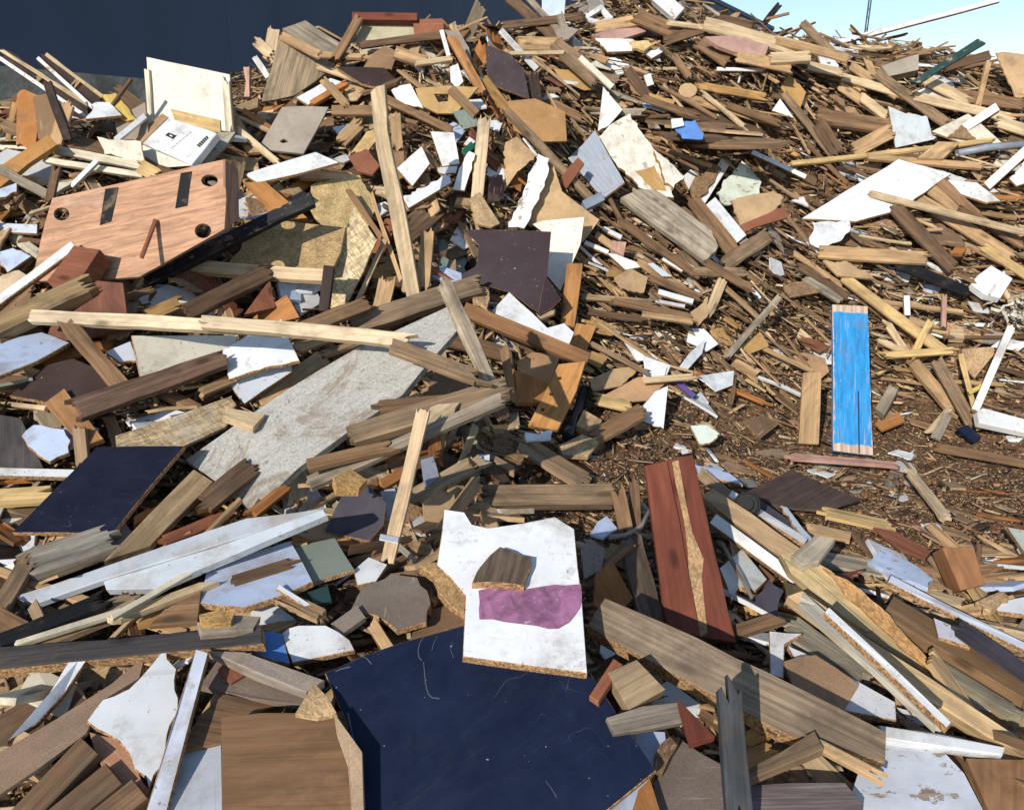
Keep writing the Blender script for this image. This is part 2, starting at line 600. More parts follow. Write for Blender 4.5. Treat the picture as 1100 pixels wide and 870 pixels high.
def piece(name, mat, colr, th, poly, label=None, key=None, n=None, lift=0.0, jag=.0, jedges=None, bend=None, on=None, hinge=None,
          z=None, core=None, axis=None, holes=(), land=None, cat=None, twist=0.0, q=4, up=0.0, own=True, group=None, seg=.035):
    """poly: outline in the photograph, carried out to the plane where the piece lies on the heap"""
    SERIAL[0] += 1
    if not on:
        name = name.replace('_panel', '_sheet') if name.endswith('_panel') else name
        cat = 'panel' if cat is None and name.endswith('_sheet') and name != 'plastic_sheet' else cat
    if name in ('plank', 'log_pole') and th > .025:
        mx = sum(p_[0] for p_ in poly) / len(poly)
        my = sum(p_[1] for p_ in poly) / len(poly)
        th *= .55 if mx > 540 and my < 440 else .72
    random.seed(1000 + SERIAL[0])
    poly = [tuple(map(float, p)) for p in poly]
    a = np.array(poly)
    c = a.mean(0)
    dc = ray(*c)
    sl, m = cells(poly)
    D = DEPTH[sl][m]
    fin = np.isfinite(D)
    if on:
        pn, pk = DB[on]['n'], DB[on]['k']
        nn, k = pn, pk
        if hinge:
            pt = CAM + ray(*hinge) * (pk / (ray(*hinge) @ pn))
            nn = unit(NK.get(n, n))
            if nn @ ray(*c) > 0:
                nn = -nn
            k = (pt - CAM) @ nn
        k = k + up + (0 if hinge else th)
    else:
        t0 = z if z else (np.median(D[fin]) if fin.any() else 9.0)
        pt = CAM + dc * t0
        if n is None:
            pn = normal_at(np.array(pt[0]), np.array(pt[1]))
            vw = -unit(dc)
            j = np.array([random.uniform(-1, 1), random.uniform(-1, 1), random.uniform(-.5, .5)]) * .13
            nn = unit(pn + .22 * vw + j)
        else:
            nn = unit(NK[n] if isinstance(n, str) else n)
        for _ in range(20):
            if nn @ -unit(dc) > .30:
                break
            nn = unit(nn + .1 * -unit(dc))
        rel = (nn @ dc) / (RAYS[sl][m] @ nn)
        ok = fin & (rel > 0)
        if z:
            s = z
        else:
            s = np.percentile(D[ok] / rel[ok], q) if ok.any() else t0
        s = s - (.75 * th / max(.35, abs(nn @ unit(dc))) + lift + .004) / np.linalg.norm(dc)
        k = s * (nn @ dc)
    W = np.array([CAM + ray(*p) * (k / (ray(*p) @ nn)) for p in poly])
    if own and not on:
        tt = k / (RAYS[sl] @ nn)
        wr = m & (tt > 0)
        DEPTH[sl] = np.where(wr, np.minimum(DEPTH[sl], tt), DEPTH[sl])
        OWNED[sl] |= wr
    cen = W.mean(0)
    if axis is None:
        E = [(np.linalg.norm(W[(i + 1) % len(W)] - W[i]), i) for i in range(len(W))]
        i = max(E)[1]
        ax = unit(W[(i + 1) % len(W)] - W[i])
    else:
        ax = unit(W[axis[1]] - W[axis[0]])
    ay = unit(np.cross(nn, ax))
    loc = [((p - cen) @ ax, (p - cen) @ ay) for p in W]
    hl = []
    for h in holes:
        hw = [CAM + ray(*p) * (k / (ray(*p) @ nn)) for p in h]
        hl.append([((p - cen) @ ax, (p - cen) @ ay) for p in hw])
    size = max(np.ptp([p[0] for p in loc]), np.ptp([p[1] for p in loc]))
    if bend is None:
        bend = random.uniform(-.010, .010) * size if th < .05 else random.uniform(-.004, .004) * size
    if on:
        bend = 0.0
    if not jag and not on and mat in ('laminate', 'mdf', 'chipboard', 'strand_board') and name in ('board_fragment', 'coated_sheet', 'cardboard_scrap', 'white_board'):
        jag, seg = random.choice([.004, .008, .013]), .022
        jedges = set(random.sample(range(len(poly)), random.choice([1, 2, 2])))
    ol = outline(loc, jag if jag else (.004 if mat == 'old' else .0022), side=.005 if mat == 'old' else .003 if mat == 'wood' else .0015, edges=jedges, seg=seg)
    me = prism(name, ol, th, bend, twist, holes=hl, bev=random.uniform(.002, .0045) if mat == 'laminate' and size > .15 and not on else .0022 if th > .02 else .0012)
    M = Matrix(((ax[0], ay[0], nn[0], cen[0]), (ax[1], ay[1], nn[1], cen[1]), (ax[2], ay[2], nn[2], cen[2]), (0, 0, 0, 1)))
    cc = PAL[colr] if isinstance(colr, str) else colr
    if mat in ('wood', 'old') and max(cc) > .1:
        cc = (cc[0] * 1.06, cc[1] * 1.01, cc[2] * .94)
    v_ = random.uniform(.93, 1.07)
    o = link(name, me, [mat, core or CORE.get(mat, mat)], tuple(x * v_ for x in cc), DB[on]['o'] if on else None, M, DB[on]['M'] if on else None)
    if not on:
        o['label'] = label
        o['kind'] = 'thing'
        o['category'] = cat or name.replace('_', ' ').split()[-1]
        if group:
            o['group'] = group
        if land:
            LAND.append((c[0], c[1], land))
    elif label:
        o['label'] = label
    DB[key or ('#%d' % SERIAL[0])] = dict(o=o, n=nn, k=k, M=M, size=size)
    return o


def bar(name, mat, colr, th, seg, label=None, **kw):
    x0, y0, x1, y1, w0 = seg[:5]
    w1 = seg[5] if len(seg) > 5 else w0
    d = np.array([x1 - x0, y1 - y0], float)
    d /= np.linalg.norm(d)
    p = np.array([-d[1], d[0]])
    a, b = np.array([x0, y0]), np.array([x1, y1])
    poly = [a + p * w0 / 2, b + p * w1 / 2, b - p * w1 / 2, a - p * w0 / 2]
    kw.setdefault('jag', .017 if mat in ('old', 'wood') else .006)
    kw.setdefault('jedges', {1, 3})
    kw.setdefault('seg', .009)
    return piece(name, mat, colr, th, poly, label, axis=(0, 1), **kw)


def stroke(name, pts, wpx, colr, on):
    """thin curved mark that lies on a flat piece"""
    a = np.array(pts, float)
    t_ = np.gradient(a, axis=0)
    nn = np.stack([-t_[:, 1], t_[:, 0]], -1)
    nn /= np.linalg.norm(nn, axis=1, keepdims=True)
    w_ = wpx * np.linspace(.5, 1, len(a))[:, None] / 2
    return piece(name, 'ink', colr, .0004, list(a + nn * w_) + list((a - nn * w_)[::-1]), on=on, jag=.0006)


P, B = piece, bar


def box_mesh(name, x0, x1, y0, y1, z0, z1):
    vs = [(x, y, z_) for z_ in (z0, z1) for y in (y0, y1) for x in (x0, x1)]
    fs = [(0, 2, 3, 1), (4, 5, 7, 6), (0, 1, 5, 4), (2, 6, 7, 3), (0, 4, 6, 2), (1, 3, 7, 5)]
    return mesh(name, vs, fs)


def tube(name, mat, colr, pts, radii, label=None, sides=12, cat=None, noise=0.0, parent=None, cap=True):
    pts = [Vector(p) for p in pts]
    if not hasattr(radii, '__len__'):
        radii = [radii] * len(pts)
    vs, fs = [], []
    for i, p in enumerate(pts):
        t_ = (pts[min(i + 1, len(pts) - 1)] - pts[max(i - 1, 0)]).normalized()
        a = t_.orthogonal().normalized() if i == 0 else (a - t_ * a.dot(t_)).normalized()
        b = t_.cross(a)
        for s_ in range(sides):
            r_ = radii[i] * (1 + random.uniform(-noise, noise))
            an = 2 * math.pi * s_ / sides
            vs.append(p + (a * math.cos(an) + b * math.sin(an)) * r_)
    for i in range(len(pts) - 1):
        for s_ in range(sides):
            j = (s_ + 1) % sides
            fs.append((i * sides + s_, i * sides + j, (i + 1) * sides + j, (i + 1) * sides + s_))
    if cap:
        fs.append(tuple(range(sides))[::-1])
        fs.append(tuple((len(pts) - 1) * sides + s_ for s_ in range(sides)))
    c0 = sum(pts, Vector()) / len(pts)
    me = mesh(name, [v - c0 for v in vs], fs)
    for f in me.polygons:
        f.use_smooth = len(f.vertices) == 4
    o = link(name, me, mat, PAL[colr] if isinstance(colr, str) else colr, None, Matrix.Translation(c0))
    if label:
        o['label'] = label
        o['category'] = cat or name.split('_')[-1]
    return o


def at(u, v, lift=.03):
    """point on whatever already lies under this place of the heap"""
    j = int((v - V0) / STEP)
    i = int((u - U0) / STEP)
    d = DEPTH[j, i]
    return CAM + ray(u, v) * (d - lift)


# ------------------------------------------------------------------ setting
def grid_mesh(name, xs, ys, fz):
    X, Y = np.meshgrid(xs, ys)
    Z = fz(X, Y)
    me = bpy.data.meshes.new(name)
    nx, ny = len(xs), len(ys)
    vs = np.stack([X, Y, Z], -1).reshape(-1, 3)
    i = (np.arange(ny - 1)[:, None] * nx + np.arange(nx - 1)[None]).ravel()
    fs = np.stack([i, i + 1, i + 1 + nx, i + nx], -1)
    me.from_pydata(vs.tolist(), [], fs.tolist())
    me.polygons.foreach_set('use_smooth', [True] * len(fs))
    me.update()
    return me


g = link('ground', box_mesh('ground', -900, 900, -900, 900, -.6, -.06), 'soil')
g['kind'] = 'structure'


def terrain(x, y):
    z_ = H(x, y)
    for k_, a_ in ((13, .014), (27, .010), (55, .006)):
        z_ = z_ + a_ * np.sin(k_ * x + 2.1 * np.sin(k_ * .37 * y)) * np.sin(k_ * 1.1 * y + 1.7 * np.sin(k_ * .41 * x))
    edge = np.clip((y + 1.6) / .8, 0, 1) * np.clip((16.4 - y) / .6, 0, 1)
    return z_ * edge - .10 * (1 - edge)


hp = link('heap_terrain', grid_mesh('heap_terrain', np.arange(-12, 12.01, .07), np.arange(-2, 17, .07), terrain), 'soil')
hp['kind'] = 'structure'

# wall behind: its top edge runs to a vanishing point at the right edge of the picture
WD = unit((math.sin(math.radians(33.5)), math.cos(math.radians(33.5)), 0))
W0 = np.array([-6.3, 9.3, 0])
WN = np.array([WD[1], -WD[0], 0])


def wall_hit(u, v):
    d = ray(u, v)
    t_ = ((W0 - CAM) @ WN) / (d @ WN)
    return CAM + d * t_


zc = wall_hit(80, 78)[2]
zr = wall_hit(800, 13.5)[2]
lend = (wall_hit(838, 33) - W0) @ WD
BM = Matrix(((WD[0], -WD[1], 0, W0[0]), (WD[1], WD[0], 0, W0[1]), (0, 0, 1, 0), (0, 0, 0, 1)))
shed = bpy.data.objects.new('industrial_shed', None)
col.objects.link(shed)
shed.matrix_basis = BM
shed['label'] = 'long dark navy clad industrial shed behind the wood heap'
shed['category'] = 'building'
I4 = Matrix.Identity(4)


def shed_part(name, mat, *b):
    o = bpy.data.objects.new(name, box_mesh(name, *b))
    o.data.materials.append(MATS[mat])
    col.objects.link(o)
    o.parent = shed
    return o


PW = 6.0
x_ = -14.0
while x_ < lend:
    xe = min(x_ + PW - .003, lend)
    shed_part('cladding_panel', 'cladding', x_, xe, .30, .38, zc - .25, zr)
    x_ += PW
shed_part('shed_wall', 'cladding', -14.0, lend - .02, .385, 14, 0, zr - .06)
shed_part('roof_trim', 'cladding', -14.05, lend + .03, .26, .40, zr + .003, zr + .14)
cw = link('concrete_wall', box_mesh('concrete_wall', -14, lend, 0, .24, -.2, zc), 'cast_concrete', None, None, BM)
cw['label'] = 'stained grey concrete retaining wall at the foot of the navy shed'
cw['category'] = 'wall'

# lattice mast far behind the heap
mp = CAM + ray(929, 40) * 34.0
mast = bpy.data.objects.new('lattice_mast', None)
col.objects.link(mast)
mast.location = (mp[0], mp[1], 0)
mast['label'] = 'thin grey lattice mast standing against the pale blue sky'
mast['category'] = 'mast'
for sx_, sy_ in ((-.05, -.05), (.05, -.05), (0, .05)):
    o = bpy.data.objects.new('rail', box_mesh('rail', sx_ - .022, sx_ + .022, sy_ - .022, sy_ + .022, 0, 16))
    o.data.materials.append(MATS['galvanised'])
    col.objects.link(o)
    o.parent = mast
br = None
for i in range(40):
    for (ax_, ay_), (bx_, by_) in (((-.05, -.05), (.05, -.05)),):
        za, zb = i * .4, i * .4 + .4
        if i % 2:
            ax_, bx_ = bx_, ax_
        if br is None or True:
            vs = []
            for (px, py, pz) in ((ax_, ay_, za), (bx_, by_, zb)):
                for dx, dz in ((-.014, -.014), (.014, -.014), (.014, .014), (-.014, .014)):
                    vs.append((px + dx * .5, py - .03 + (dx + dz) * .3, pz + dz))
            me = mesh('brace', vs, [(0, 1, 5, 4), (1, 2, 6, 5), (2, 3, 7, 6), (3, 0, 4, 7), (0, 3, 2, 1), (4, 5, 6, 7)])
            o = bpy.data.objects.new('brace', me)
            me.materials.append(MATS['galvanised'])
            col.objects.link(o)
            o.parent = mast

# ================================================================== top of the heap, behind
P('coated_panel', 'laminate', 'paleblue', .02, [(582, 18), (582, -6), (608, -6), (606, 19)], 'pale blue upright sheet on the skyline behind the heap crest', n='c', land='the pale blue sheet on the crest')
B('plank', 'old', 'umber', .04, (546, -4, 600, 42, 11), 'dark weathered plank slanting off the crest beside the pale blue sheet')
B('plank', 'old', 'grey', .035, (566, -4, 604, 36, 6), 'thin grey plank against the crest sheet, parallel to a darker one')
B('plank', 'old', 'umber', .03, (540, 27, 625, 17, 7), 'dark horizontal plank along the crest under the pale blue sheet')
B('batten', 'worn_paint', 'offwhite', .02, (538, 32, 577, 74, 5), 'thin whitish batten slanting down left flank of the crest')
B('plank', 'old', 'grey', .035, (601, 15, 613, 50, 8), 'short grey plank end standing up just below the crest sheet', n='c')
P('wooden_surround', 'worn_paint', 'offwhite', .025, [(624, 19), (646, 5), (659, 19), (649, 27)], 'whitish open frame lying on the crest', n='k', holes=[[(633, 19), (646, 11), (651, 19), (646, 22)]], cat='frame', land='the whitish frame on the crest')
P('board_fragment', 'mdf', 'taupe', .02, [(596, 33), (606, 28), (622, 32), (611, 42), (601, 44)], 'grey brown board scrap beneath the crest')
B('log_pole', 'old', 'tan', .06, (556, 46, 604, 47, 14), 'light brown split pole lying level under the crest', cat='log')
B('log_pole', 'old', 'greybrown', .06, (598, 47, 641, 84, 15), 'grey brown split pole dipping to lower right under the crest', cat='log')
B('batten', 'wood', 'pale', .02, (549, 57, 606, 56, 4), 'thin pale level batten crossing the left of the crest')
B('batten', 'worn_paint', 'cream', .02, (623, 61, 658, 93, 6), 'cream topped batten sloping towards the torn plaster slab')
P('board_fragment', 'mdf', 'pink', .03, [(637, 38), (668, 26), (688, 23), (694, 34), (668, 42), (652, 42)], 'rounded pinkish brown board on the crest')
P('board_fragment', 'laminate', 'offwhite', .025, [(639, 41), (680, 42), (681, 55), (652, 56)], 'off white board with pointed end under the pinkish board')
P('board_fragment', 'chipboard', 'straw', .03, [(676, 45), (697, 44), (703, 48), (692, 55), (679, 52)], 'torn straw coloured chunk beside the off white pointed board', jag=.02)
P('board_fragment', 'laminate', 'white', .02, [(692, 57), (711, 50), (714, 55), (700, 63)], 'small white tilted scrap just below the crest')
B('plank', 'wood', 'tan', .04, (640, 29, 690, 20, 11), 'tan plank end lying along the crest')
B('plank', 'old', 'brown', .05, (684, 16, 732, 36, 15), 'broad brown plank falling across the crest')
B('post', 'worn_paint', 'offwhite', .06, (706, -6, 730, 15, 16), 'whitish square post sticking up over the crest', n='c')
B('plank', 'old', 'umber', .03, (714, 44, 758, 29, 10), 'dark brown plank lying across the middle of the crest')
B('plank', 'wood', 'pale', .03, (716, 24, 770, 31, 5), 'pale thin strip on the crest under the dark planks')
B('plank', 'old', 'umber', .05, (772, 21, 808, 29, 12), 'dark plank on the skyline beside the long pale timber')
B('plank', 'wood', 'pale', .05, (757, 24, 866, 55, 13), 'long pale timber lying along the right shoulder of the crest', land='the long pale timber on the crest')
P('board_fragment', 'mdf', 'pink', .04, [(757, 40), (790, 38), (826, 49), (822, 60), (792, 57), (772, 50)], 'pinkish brown slab below the long pale timber')
B('plank', 'wood', 'tan', .03, (792, 60, 850, 72, 12), 'tan plank under the pinkish slab near the crest')
B('batten', 'laminate', 'white', .015, (770, 74, 820, 75, 4), 'narrow bright white strip on the upper right slope')
B('plank', 'old', 'brown', .03, (752, 45, 782, 66, 13), 'brown plank tilted under the crest timber')
B('plank', 'old', 'brown', .04, (741, 82, 725, 60, 7), 'brown stick above the round wood slice')
P('round_slice', 'mdf', 'tan', .03, [(739 + 10 * math.cos(i * .628), 97 + 8 * math.sin(i * .628)) for i in range(10)], 'round tan wood slice on the upper slope', n='c', cat='disc', land='the round wood slice')
B('plank', 'old', 'umber', .03, (674, 74, 698, 106, 10), 'dark tapering plank leaning above the torn slab')
B('batten', 'laminate', 'white', .015, (695, 80, 699, 92, 8), 'little white slip above the round wood slice')
P('board_fragment', 'mdf', 'ochre', .02, [(697, 100), (726, 108), (720, 118), (700, 108)], 'flat ochre splinter beside the round wood slice')
P('plastic_sheet', 'plastic', 'blue', .012, [(724, 137), (733, 132), (747, 129), (756, 143), (755, 150), (733, 149)], 'crumpled blue plastic scrap in the dark hollow', n='c', z=6.5, jag=.012, land='the blue plastic scrap')
P('plastic_sheet', 'plastic', 'white', .01, [(721, 128), (733, 127), (735, 135), (722, 138)], 'small white plastic scrap above the blue plastic', n='c', z=6.48)
for x0, y0, x1, y1, w_, c_, lb in ((690, 104, 752, 126, 7, 'brown', 'brown lath over the dark hollow above the blue plastic'), (742, 106, 836, 132, 8, 'tan', 'tan lath above the dark hollow on the upper right slope'), (780, 112, 838, 132, 7, 'brown', 'second brown lath above the dark hollow'),
                                  (752, 92, 822, 104, 8, 'ochre', 'ochre lath right of the round wood slice'), (756, 100, 800, 136, 5, 'pale', 'pale thin lath beside the dark hollow')):
    B('lath', 'old', c_, .014, (x0, y0, x1, y1, w_), lb, jag=.03, lift=.03)
# boards added to bridge the hollow below the crest and keep it in shade
for i, (cx_, cy_, cz_, L_, w_, rz_, c_, lb) in enumerate(((1.98, 7.00, 2.02, .70, .15, -.42, 'brown', 'front brown board roofing the dark hollow'), (1.62, 7.12, 2.08, .62, .17, .20, 'umber', 'dark board behind the front one roofing the hollow'), (2.14, 7.20, 2.08, .66, .15, -.75, 'greybrown', 'grey brown board at the side of the hollow roof'),
                                                    (1.85, 7.30, 2.15, .80, .20, -.15, 'tan', 'tan board over the back of the dark hollow'), (1.55, 7.40, 2.22, .80, .20, -.35, 'brown', 'brown board at the back of the hollow roof'), (1.95, 7.52, 2.25, .85, .22, .12, 'umber', 'last dark board at the back of the hollow roof'))):
    random.seed(300 + i)
    ol = outline([(-L_ / 2, -w_ / 2), (L_ / 2, -w_ / 2), (L_ / 2, w_ / 2), (-L_ / 2, w_ / 2)], .03, side=.006, edges={1, 3}, seg=.012)
    o = link('roofing_board', prism('roofing_board', ol, .022, bend=random.uniform(-.02, .02)), ['old', 'old'], PAL[c_], None, Matrix.Translation((cx_, cy_, cz_)) @ Matrix.Rotation(rz_, 4, 'Z') @ Matrix.Rotation(.20 + random.uniform(-.12, .25), 4, 'X') @ Matrix.Rotation(random.uniform(-.05, .28), 4, 'Y'))
    o['label'] = lb
    o['category'] = 'board'
    o['kind'] = 'thing'
B('batten', 'laminate', 'white', .015, (808, 163, 866, 190, 5), 'white edged strip over the black hollow on the right slope')
P('board_fragment', 'worn_paint', 'palegreen', .02, [(770, 207), (788, 184), (800, 178), (818, 196), (816, 216), (780, 220)], 'flaking pale green board right of the torn plaster slab', jag=.02, land='the flaking pale green board')
B('batten', 'worn_paint', 'offwhite', .02, (752, 217, 783, 168, 11), 'bent off white trim leaning against the flaking green board', jag=.02)
P('board_fragment', 'laminate', 'offwhite', .03, [(733, 190), (742, 182), (752, 190), (740, 204)], 'small off white block beside the cream slab')
P('board_fragment', 'chipboard', 'brown', .03, [(742, 200), (765, 176), (776, 182), (758, 208), (744, 212)], 'brown broken board between the slab and the green board', jag=.02)
B('batten', 'laminate', 'white', .02, (763, 216, 797, 257, 13), 'bright white strip sloping down beside the grey plank', land='the bright white strip')
B('plank', 'old', 'brown', .04, (745, 214, 795, 278, 14), 'brown pole lying alongside the bright white strip')
P('board_fragment', 'mdf', 'tan', .02, [(785, 215), (830, 205), (842, 212), (822, 238), (798, 246)], 'tan sheet beside the bright white strip', jag=.015)
P('board_fragment', 'mdf', 'rust', .02, [(795, 242), (842, 222), (846, 234), (815, 243), (800, 250)], 'rust red board edge right of the white strip')
B('plank', 'old', 'greybrown', .04, (778, 284, 826, 252, 16), 'grey brown plank stub crossing the white strip foot')

# ------------------------------------------------------------------ right shoulder
B('plank', 'old', 'black', .04, (822, 24, 838, 4, 6), 'charred stub sticking into the sky above the crest', n='c')
B('stick', 'wood', 'brown', .015, (824, 20, 848, 14, 2.5), 'thin twig like stick beside the charred skyline stub', n='c')
B('plank', 'old', 'greybrown', .04, (862, 24, 896, 58, 9), 'grey plank rising above the crest by the white sky batten', n='c')
P('board_fragment', 'laminate', 'white', .02, [(878, 58), (890, 57), (901, 70), (898, 76), (882, 70)], 'white pointed board on the shoulder below the sky batten')
B('plank', 'wood', 'pale', .06, (828, 62, 871, 60, 11), 'short pale squared timber on the right shoulder')
B('plank', 'wood', 'tan', .04, (834, 42, 912, 62, 9), 'tan plank descending along the right shoulder')
B('long_batten', 'laminate', 'white', .03, (891, 48, 1073, 0, 5.5), 'long white batten sticking out of the heap into the sky', z=8.4, n='c', own=False, cat='batten', bend=.01, land='the long white sky batten')
B('plank', 'wood', 'pale', .03, (868, 70, 905, 78, 9), 'pale plank below the white pointed board')
B('plank', 'wood', 'tan', .03, (932, 64, 940, 84, 7), 'small tan stub standing near the mast', n='c')
P('wooden_box', 'mdf', 'grey', .10, [(947, 71), (976, 61), (987, 58), (987, 75), (955, 82)], 'pale grey brown box end on the right skyline', n=(-.1, -.8, .5), cat='box', land='the grey box on the skyline')
B('plank', 'old', 'umber', .03, (1015, 72, 1064, 58, 9), 'dark plank stub behind the green board on skyline')
P('curled_sheet', 'mdf', 'tan', .015, [(1067, 60), (1084, 57), (1140, 64), (1140, 110), (1103, 104), (1092, 107), (1083, 90)], 'curling tan hardboard sheet at the right end of the skyline', n='c', jag=.01, bend=.06, cat='sheet', land='the curling tan sheet')
B('plank', 'old', 'brown', .03, (1020, 100, 1100, 112, 12), 'level brown plank under the curling tan sheet')
B('post', 'wood', 'tan', .04, (1063, 66, 1051, 114, 6), 'short upright tan post by the curling sheet', n='c')
P('board_fragment', 'laminate', 'offwhite', .02, [(985, 98), (1000, 92), (1028, 108), (1020, 118)], 'off white sheet under the dark edged plank on right shoulder')
B('plank', 'wood', 'pale', .03, (994, 84, 1040, 109, 11), 'pale dark edged plank sloping down beneath the green board')
P('green_board', 'worn_paint', 'green', .03, [(978, 88), (1000, 74), (1050, 42), (1059, 47), (1008, 77), (988, 90)], 'dark green painted board rising against the sky', n=(-.1, -.85, .5), z=7.3, cat='board', land='the dark green board')
B('plank', 'wood', 'tan', .03, (914, 70, 964, 103, 9), 'tan plank running down from the white pointed board')
B('plank', 'wood', 'pale', .03, (905, 82, 985, 105, 8), 'pale strip beneath the grey skyline box')
B('plank', 'old', 'greybrown', .04, (942, 78, 1016, 131, 10), 'long grey brown plank running down right of the skyline box')
B('plank', 'wood', 'pale', .03, (983, 103, 1088, 127, 10), 'long pale plank lying level above the cream panel')
B('plank', 'wood', 'tan', .03, (903, 92, 950, 124, 9), 'tan plank in a sheaf above the thick brown pole')
B('plank', 'wood', 'pale', .03, (926, 104, 952, 124, 9), 'pale short plank in the sheaf above the grey white panel')
B('log_pole', 'old', 'brown', .07, (878, 124, 956, 136, 16), 'thick brown weathered pole left of the grey white panel', cat='log')
P('board_fragment', 'mdf', 'ochre', .02, [(839, 94), (848, 80), (866, 99), (858, 121)], 'ochre pointed sheet standing on the upper right slope', n='c')
P('board_fragment', 'laminate', 'white', .02, [(829, 119), (838, 106), (853, 127)], 'white triangular scrap on the upper right slope', n='c')
B('plank', 'old', 'greybrown', .03, (842, 100, 896, 168, 8), 'long grey branch like plank leaning on the right slope', land='the long grey branch like plank')
B('plank', 'old', 'umber', .04, (880, 132, 900, 164, 15), 'dark round ended plank beside the long grey branch')
B('plank', 'wood', 'tan', .04, (918, 161, 958, 140, 16), 'tan plank lower left of the grey white panel')
P('coated_panel', 'laminate', (.50, .54, .55), .02, [(954, 114), (973, 122), (996, 125), (1003, 150), (962, 159)], 'pale grey white panel standing on the right slope', n=(-.05, -.9, .45), land='the pale grey panel')
P('coated_panel', 'laminate', 'cream', .018, [(1001, 141), (1040, 122), (1052, 131), (1076, 153), (1044, 158)], 'cream panel lying right of the pale grey panel', land='the cream panel on the right slope')
B('batten', 'laminate', 'white', .02, (1035, 138, 1072, 114, 9), 'short white batten lying across the cream panel')
P('board_fragment', 'chipboard', 'brown', .02, [(1018, 147), (1034, 134), (1049, 150)], 'brown triangular scrap on the cream panel')
B('plank', 'wood', 'pale', .03, (1072, 130, 1104, 140, 12), 'pale plank end at the right edge above the dark pipe')
tp = [at(1028, 165, .10), at(1060, 159, .10), at(1104, 155, .12)]
tube('plastic_pipe', 'plastic', 'steel', tp, .034, 'dark blue grey pipe lying level on the right slope', cat='pipe')
B('stick', 'wood', 'straw', .025, (850, 176, 1066, 151, 5), 'very long straw coloured lath crossing the right slope', land='the very long straw lath')
B('stick', 'wood', 'tan', .03, (932, 168, 1055, 178, 6), 'long tan lath just above the big white sheet', lift=.02)
P('wooden_box', 'wood', 'pine', .08, [(986, 169), (1008, 152), (1031, 153), (1013, 171)], 'small pine block on the long laths', cat='block')
P('board_fragment', 'laminate', 'offwhite', .02, [(1012, 193), (1050, 196), (1075, 216), (1060, 218), (1030, 208)], 'weathered off white leaf shaped board right of the white sheet')
B('plank', 'wood', 'tan', .04, (992, 196, 1030, 225, 12), 'tan plank tucked under the right of the white sheet')
B('plank', 'old', 'brown', .04, (1008, 192, 1050, 232, 11), 'brown plank beside the leaf shaped board')
B('plank', 'old', 'umber', .05, (962, 222, 1024, 288, 15), 'dark plank running down below the big white sheet')
B('plank', 'wood', 'tan', .04, (985, 212, 1086, 274, 13), 'broad tan plank running down right of the white sheet')
B('plank', 'old', 'brown', .04, (1030, 222, 1100, 262, 9), 'brown plank at the right edge beside the broad tan one')
B('plank', 'wood', 'straw', .03, (1056, 264, 1104, 296, 9), 'straw plank stub at the right edge')
P('coated_panel', 'laminate', 'white', .02, [(861, 235), (912, 203), (965, 171), (1022, 187), (995, 206), (966, 226), (920, 238)], 'big bright white sheet on the right slope', n=(-.05, -.62, .78), jag=.006, land='the big white sheet')
P('board_fragment', 'plaster', (.66, .67, .70), .02, [(872, 238), (913, 238), (908, 252), (903, 259), (881, 267), (870, 262)], 'ragged grey plaster chunk under the big white sheet', n='c', jag=.02)
B('stick', 'wood', 'pale', .02, (935, 207, 1106, 250, 6), 'long pale stick lying over the big white sheet', lift=.03)
B('stick', 'laminate', 'white', .02, (1060, 200, 1104, 160, 10), 'white strip at the right edge below the dark pipe')
P('board_fragment', 'laminate', 'white', .02, [(1084, 192), (1104, 172), (1104, 196), (1092, 200)], 'white scrap at the right edge beside the white strip')
B('plank', 'wood', 'tan', .05, (880, 270, 996, 277, 13), 'tan squared timber below the grey plaster chunk')
B('plank', 'old', 'black', .04, (966, 283, 1040, 313, 11), 'charred plank running down right of the tan timber')
B('stick', 'old', 'umber', .02, (860, 286, 912, 318, 7), 'dark thin plank below the tan squared timber')
P('board_fragment', 'chipboard', 'brown', .02, [(842, 305), (868, 302), (882, 314), (848, 320)], 'brown chipboard scrap left of the ochre plank')
P('board_fragment', 'mdf', 'tan', .02, [(884, 280), (912, 282), (940, 300), (900, 296)], 'tan board leaf under the tan squared timber')
B('plank', 'wood', 'straw', .04, (906, 297, 1014, 377, 11), 'straw coloured plank running down beside the blue plank', land='the straw plank by the blue one')
B('stick', 'old', 'grey', .025, (868, 300, 904, 322, 7), 'grey weathered stick above the blue plank')
P('white_basin', 'laminate', 'white', .07, [(1043, 305), (1050, 296), (1065, 285), (1088, 299), (1075, 320), (1058, 316)], 'white chipped plastic tub upside down at the right edge', n=(-.1, -.7, .7), cat='tub', core='laminate', key='tub', bend=0, land='the white tub')
B('rim', 'laminate', 'offwhite', .012, (1063, 316, 1079, 292, 3), on='tub', up=-.002)
B('stick', 'wood', 'pink', .02, (1015, 316, 1014, 352, 5), 'thin pinkish upright stick right of the straw plank', n='c')
B('batten', 'laminate', 'white', .015, (974, 317, 975, 339, 7), 'small white slip standing above the splintered sticks', n='c')
P('wooden_box', 'wood', 'pale', .06, [(1020, 354), (1035, 353), (1036, 363), (1020, 362)], 'little pale wood block among the splinters', cat='block')
P('board_fragment', 'chipboard', 'tan', .02, [(1033, 375), (1068, 372), (1068, 380), (1047, 406), (1034, 392)], 'tan chipboard scrap right of the splintered sticks', land='the tan chipboard scrap')
B('splintered_stick', 'wood', 'pale', .025, (955, 349, 983, 392, 8), 'pale splintered stick pointing down in the star of splinters', jag=.03, cat='stick')
B('splintered_stick', 'wood', 'straw', .025, (1000, 344, 982, 380, 8), 'straw splintered stick rising in the star of splinters', jag=.03, cat='stick')
B('splintered_stick', 'wood', 'pale', .02, (944, 364, 985, 384, 6), 'short pale splinter at the left of the star of splinters', jag=.03, cat='stick')
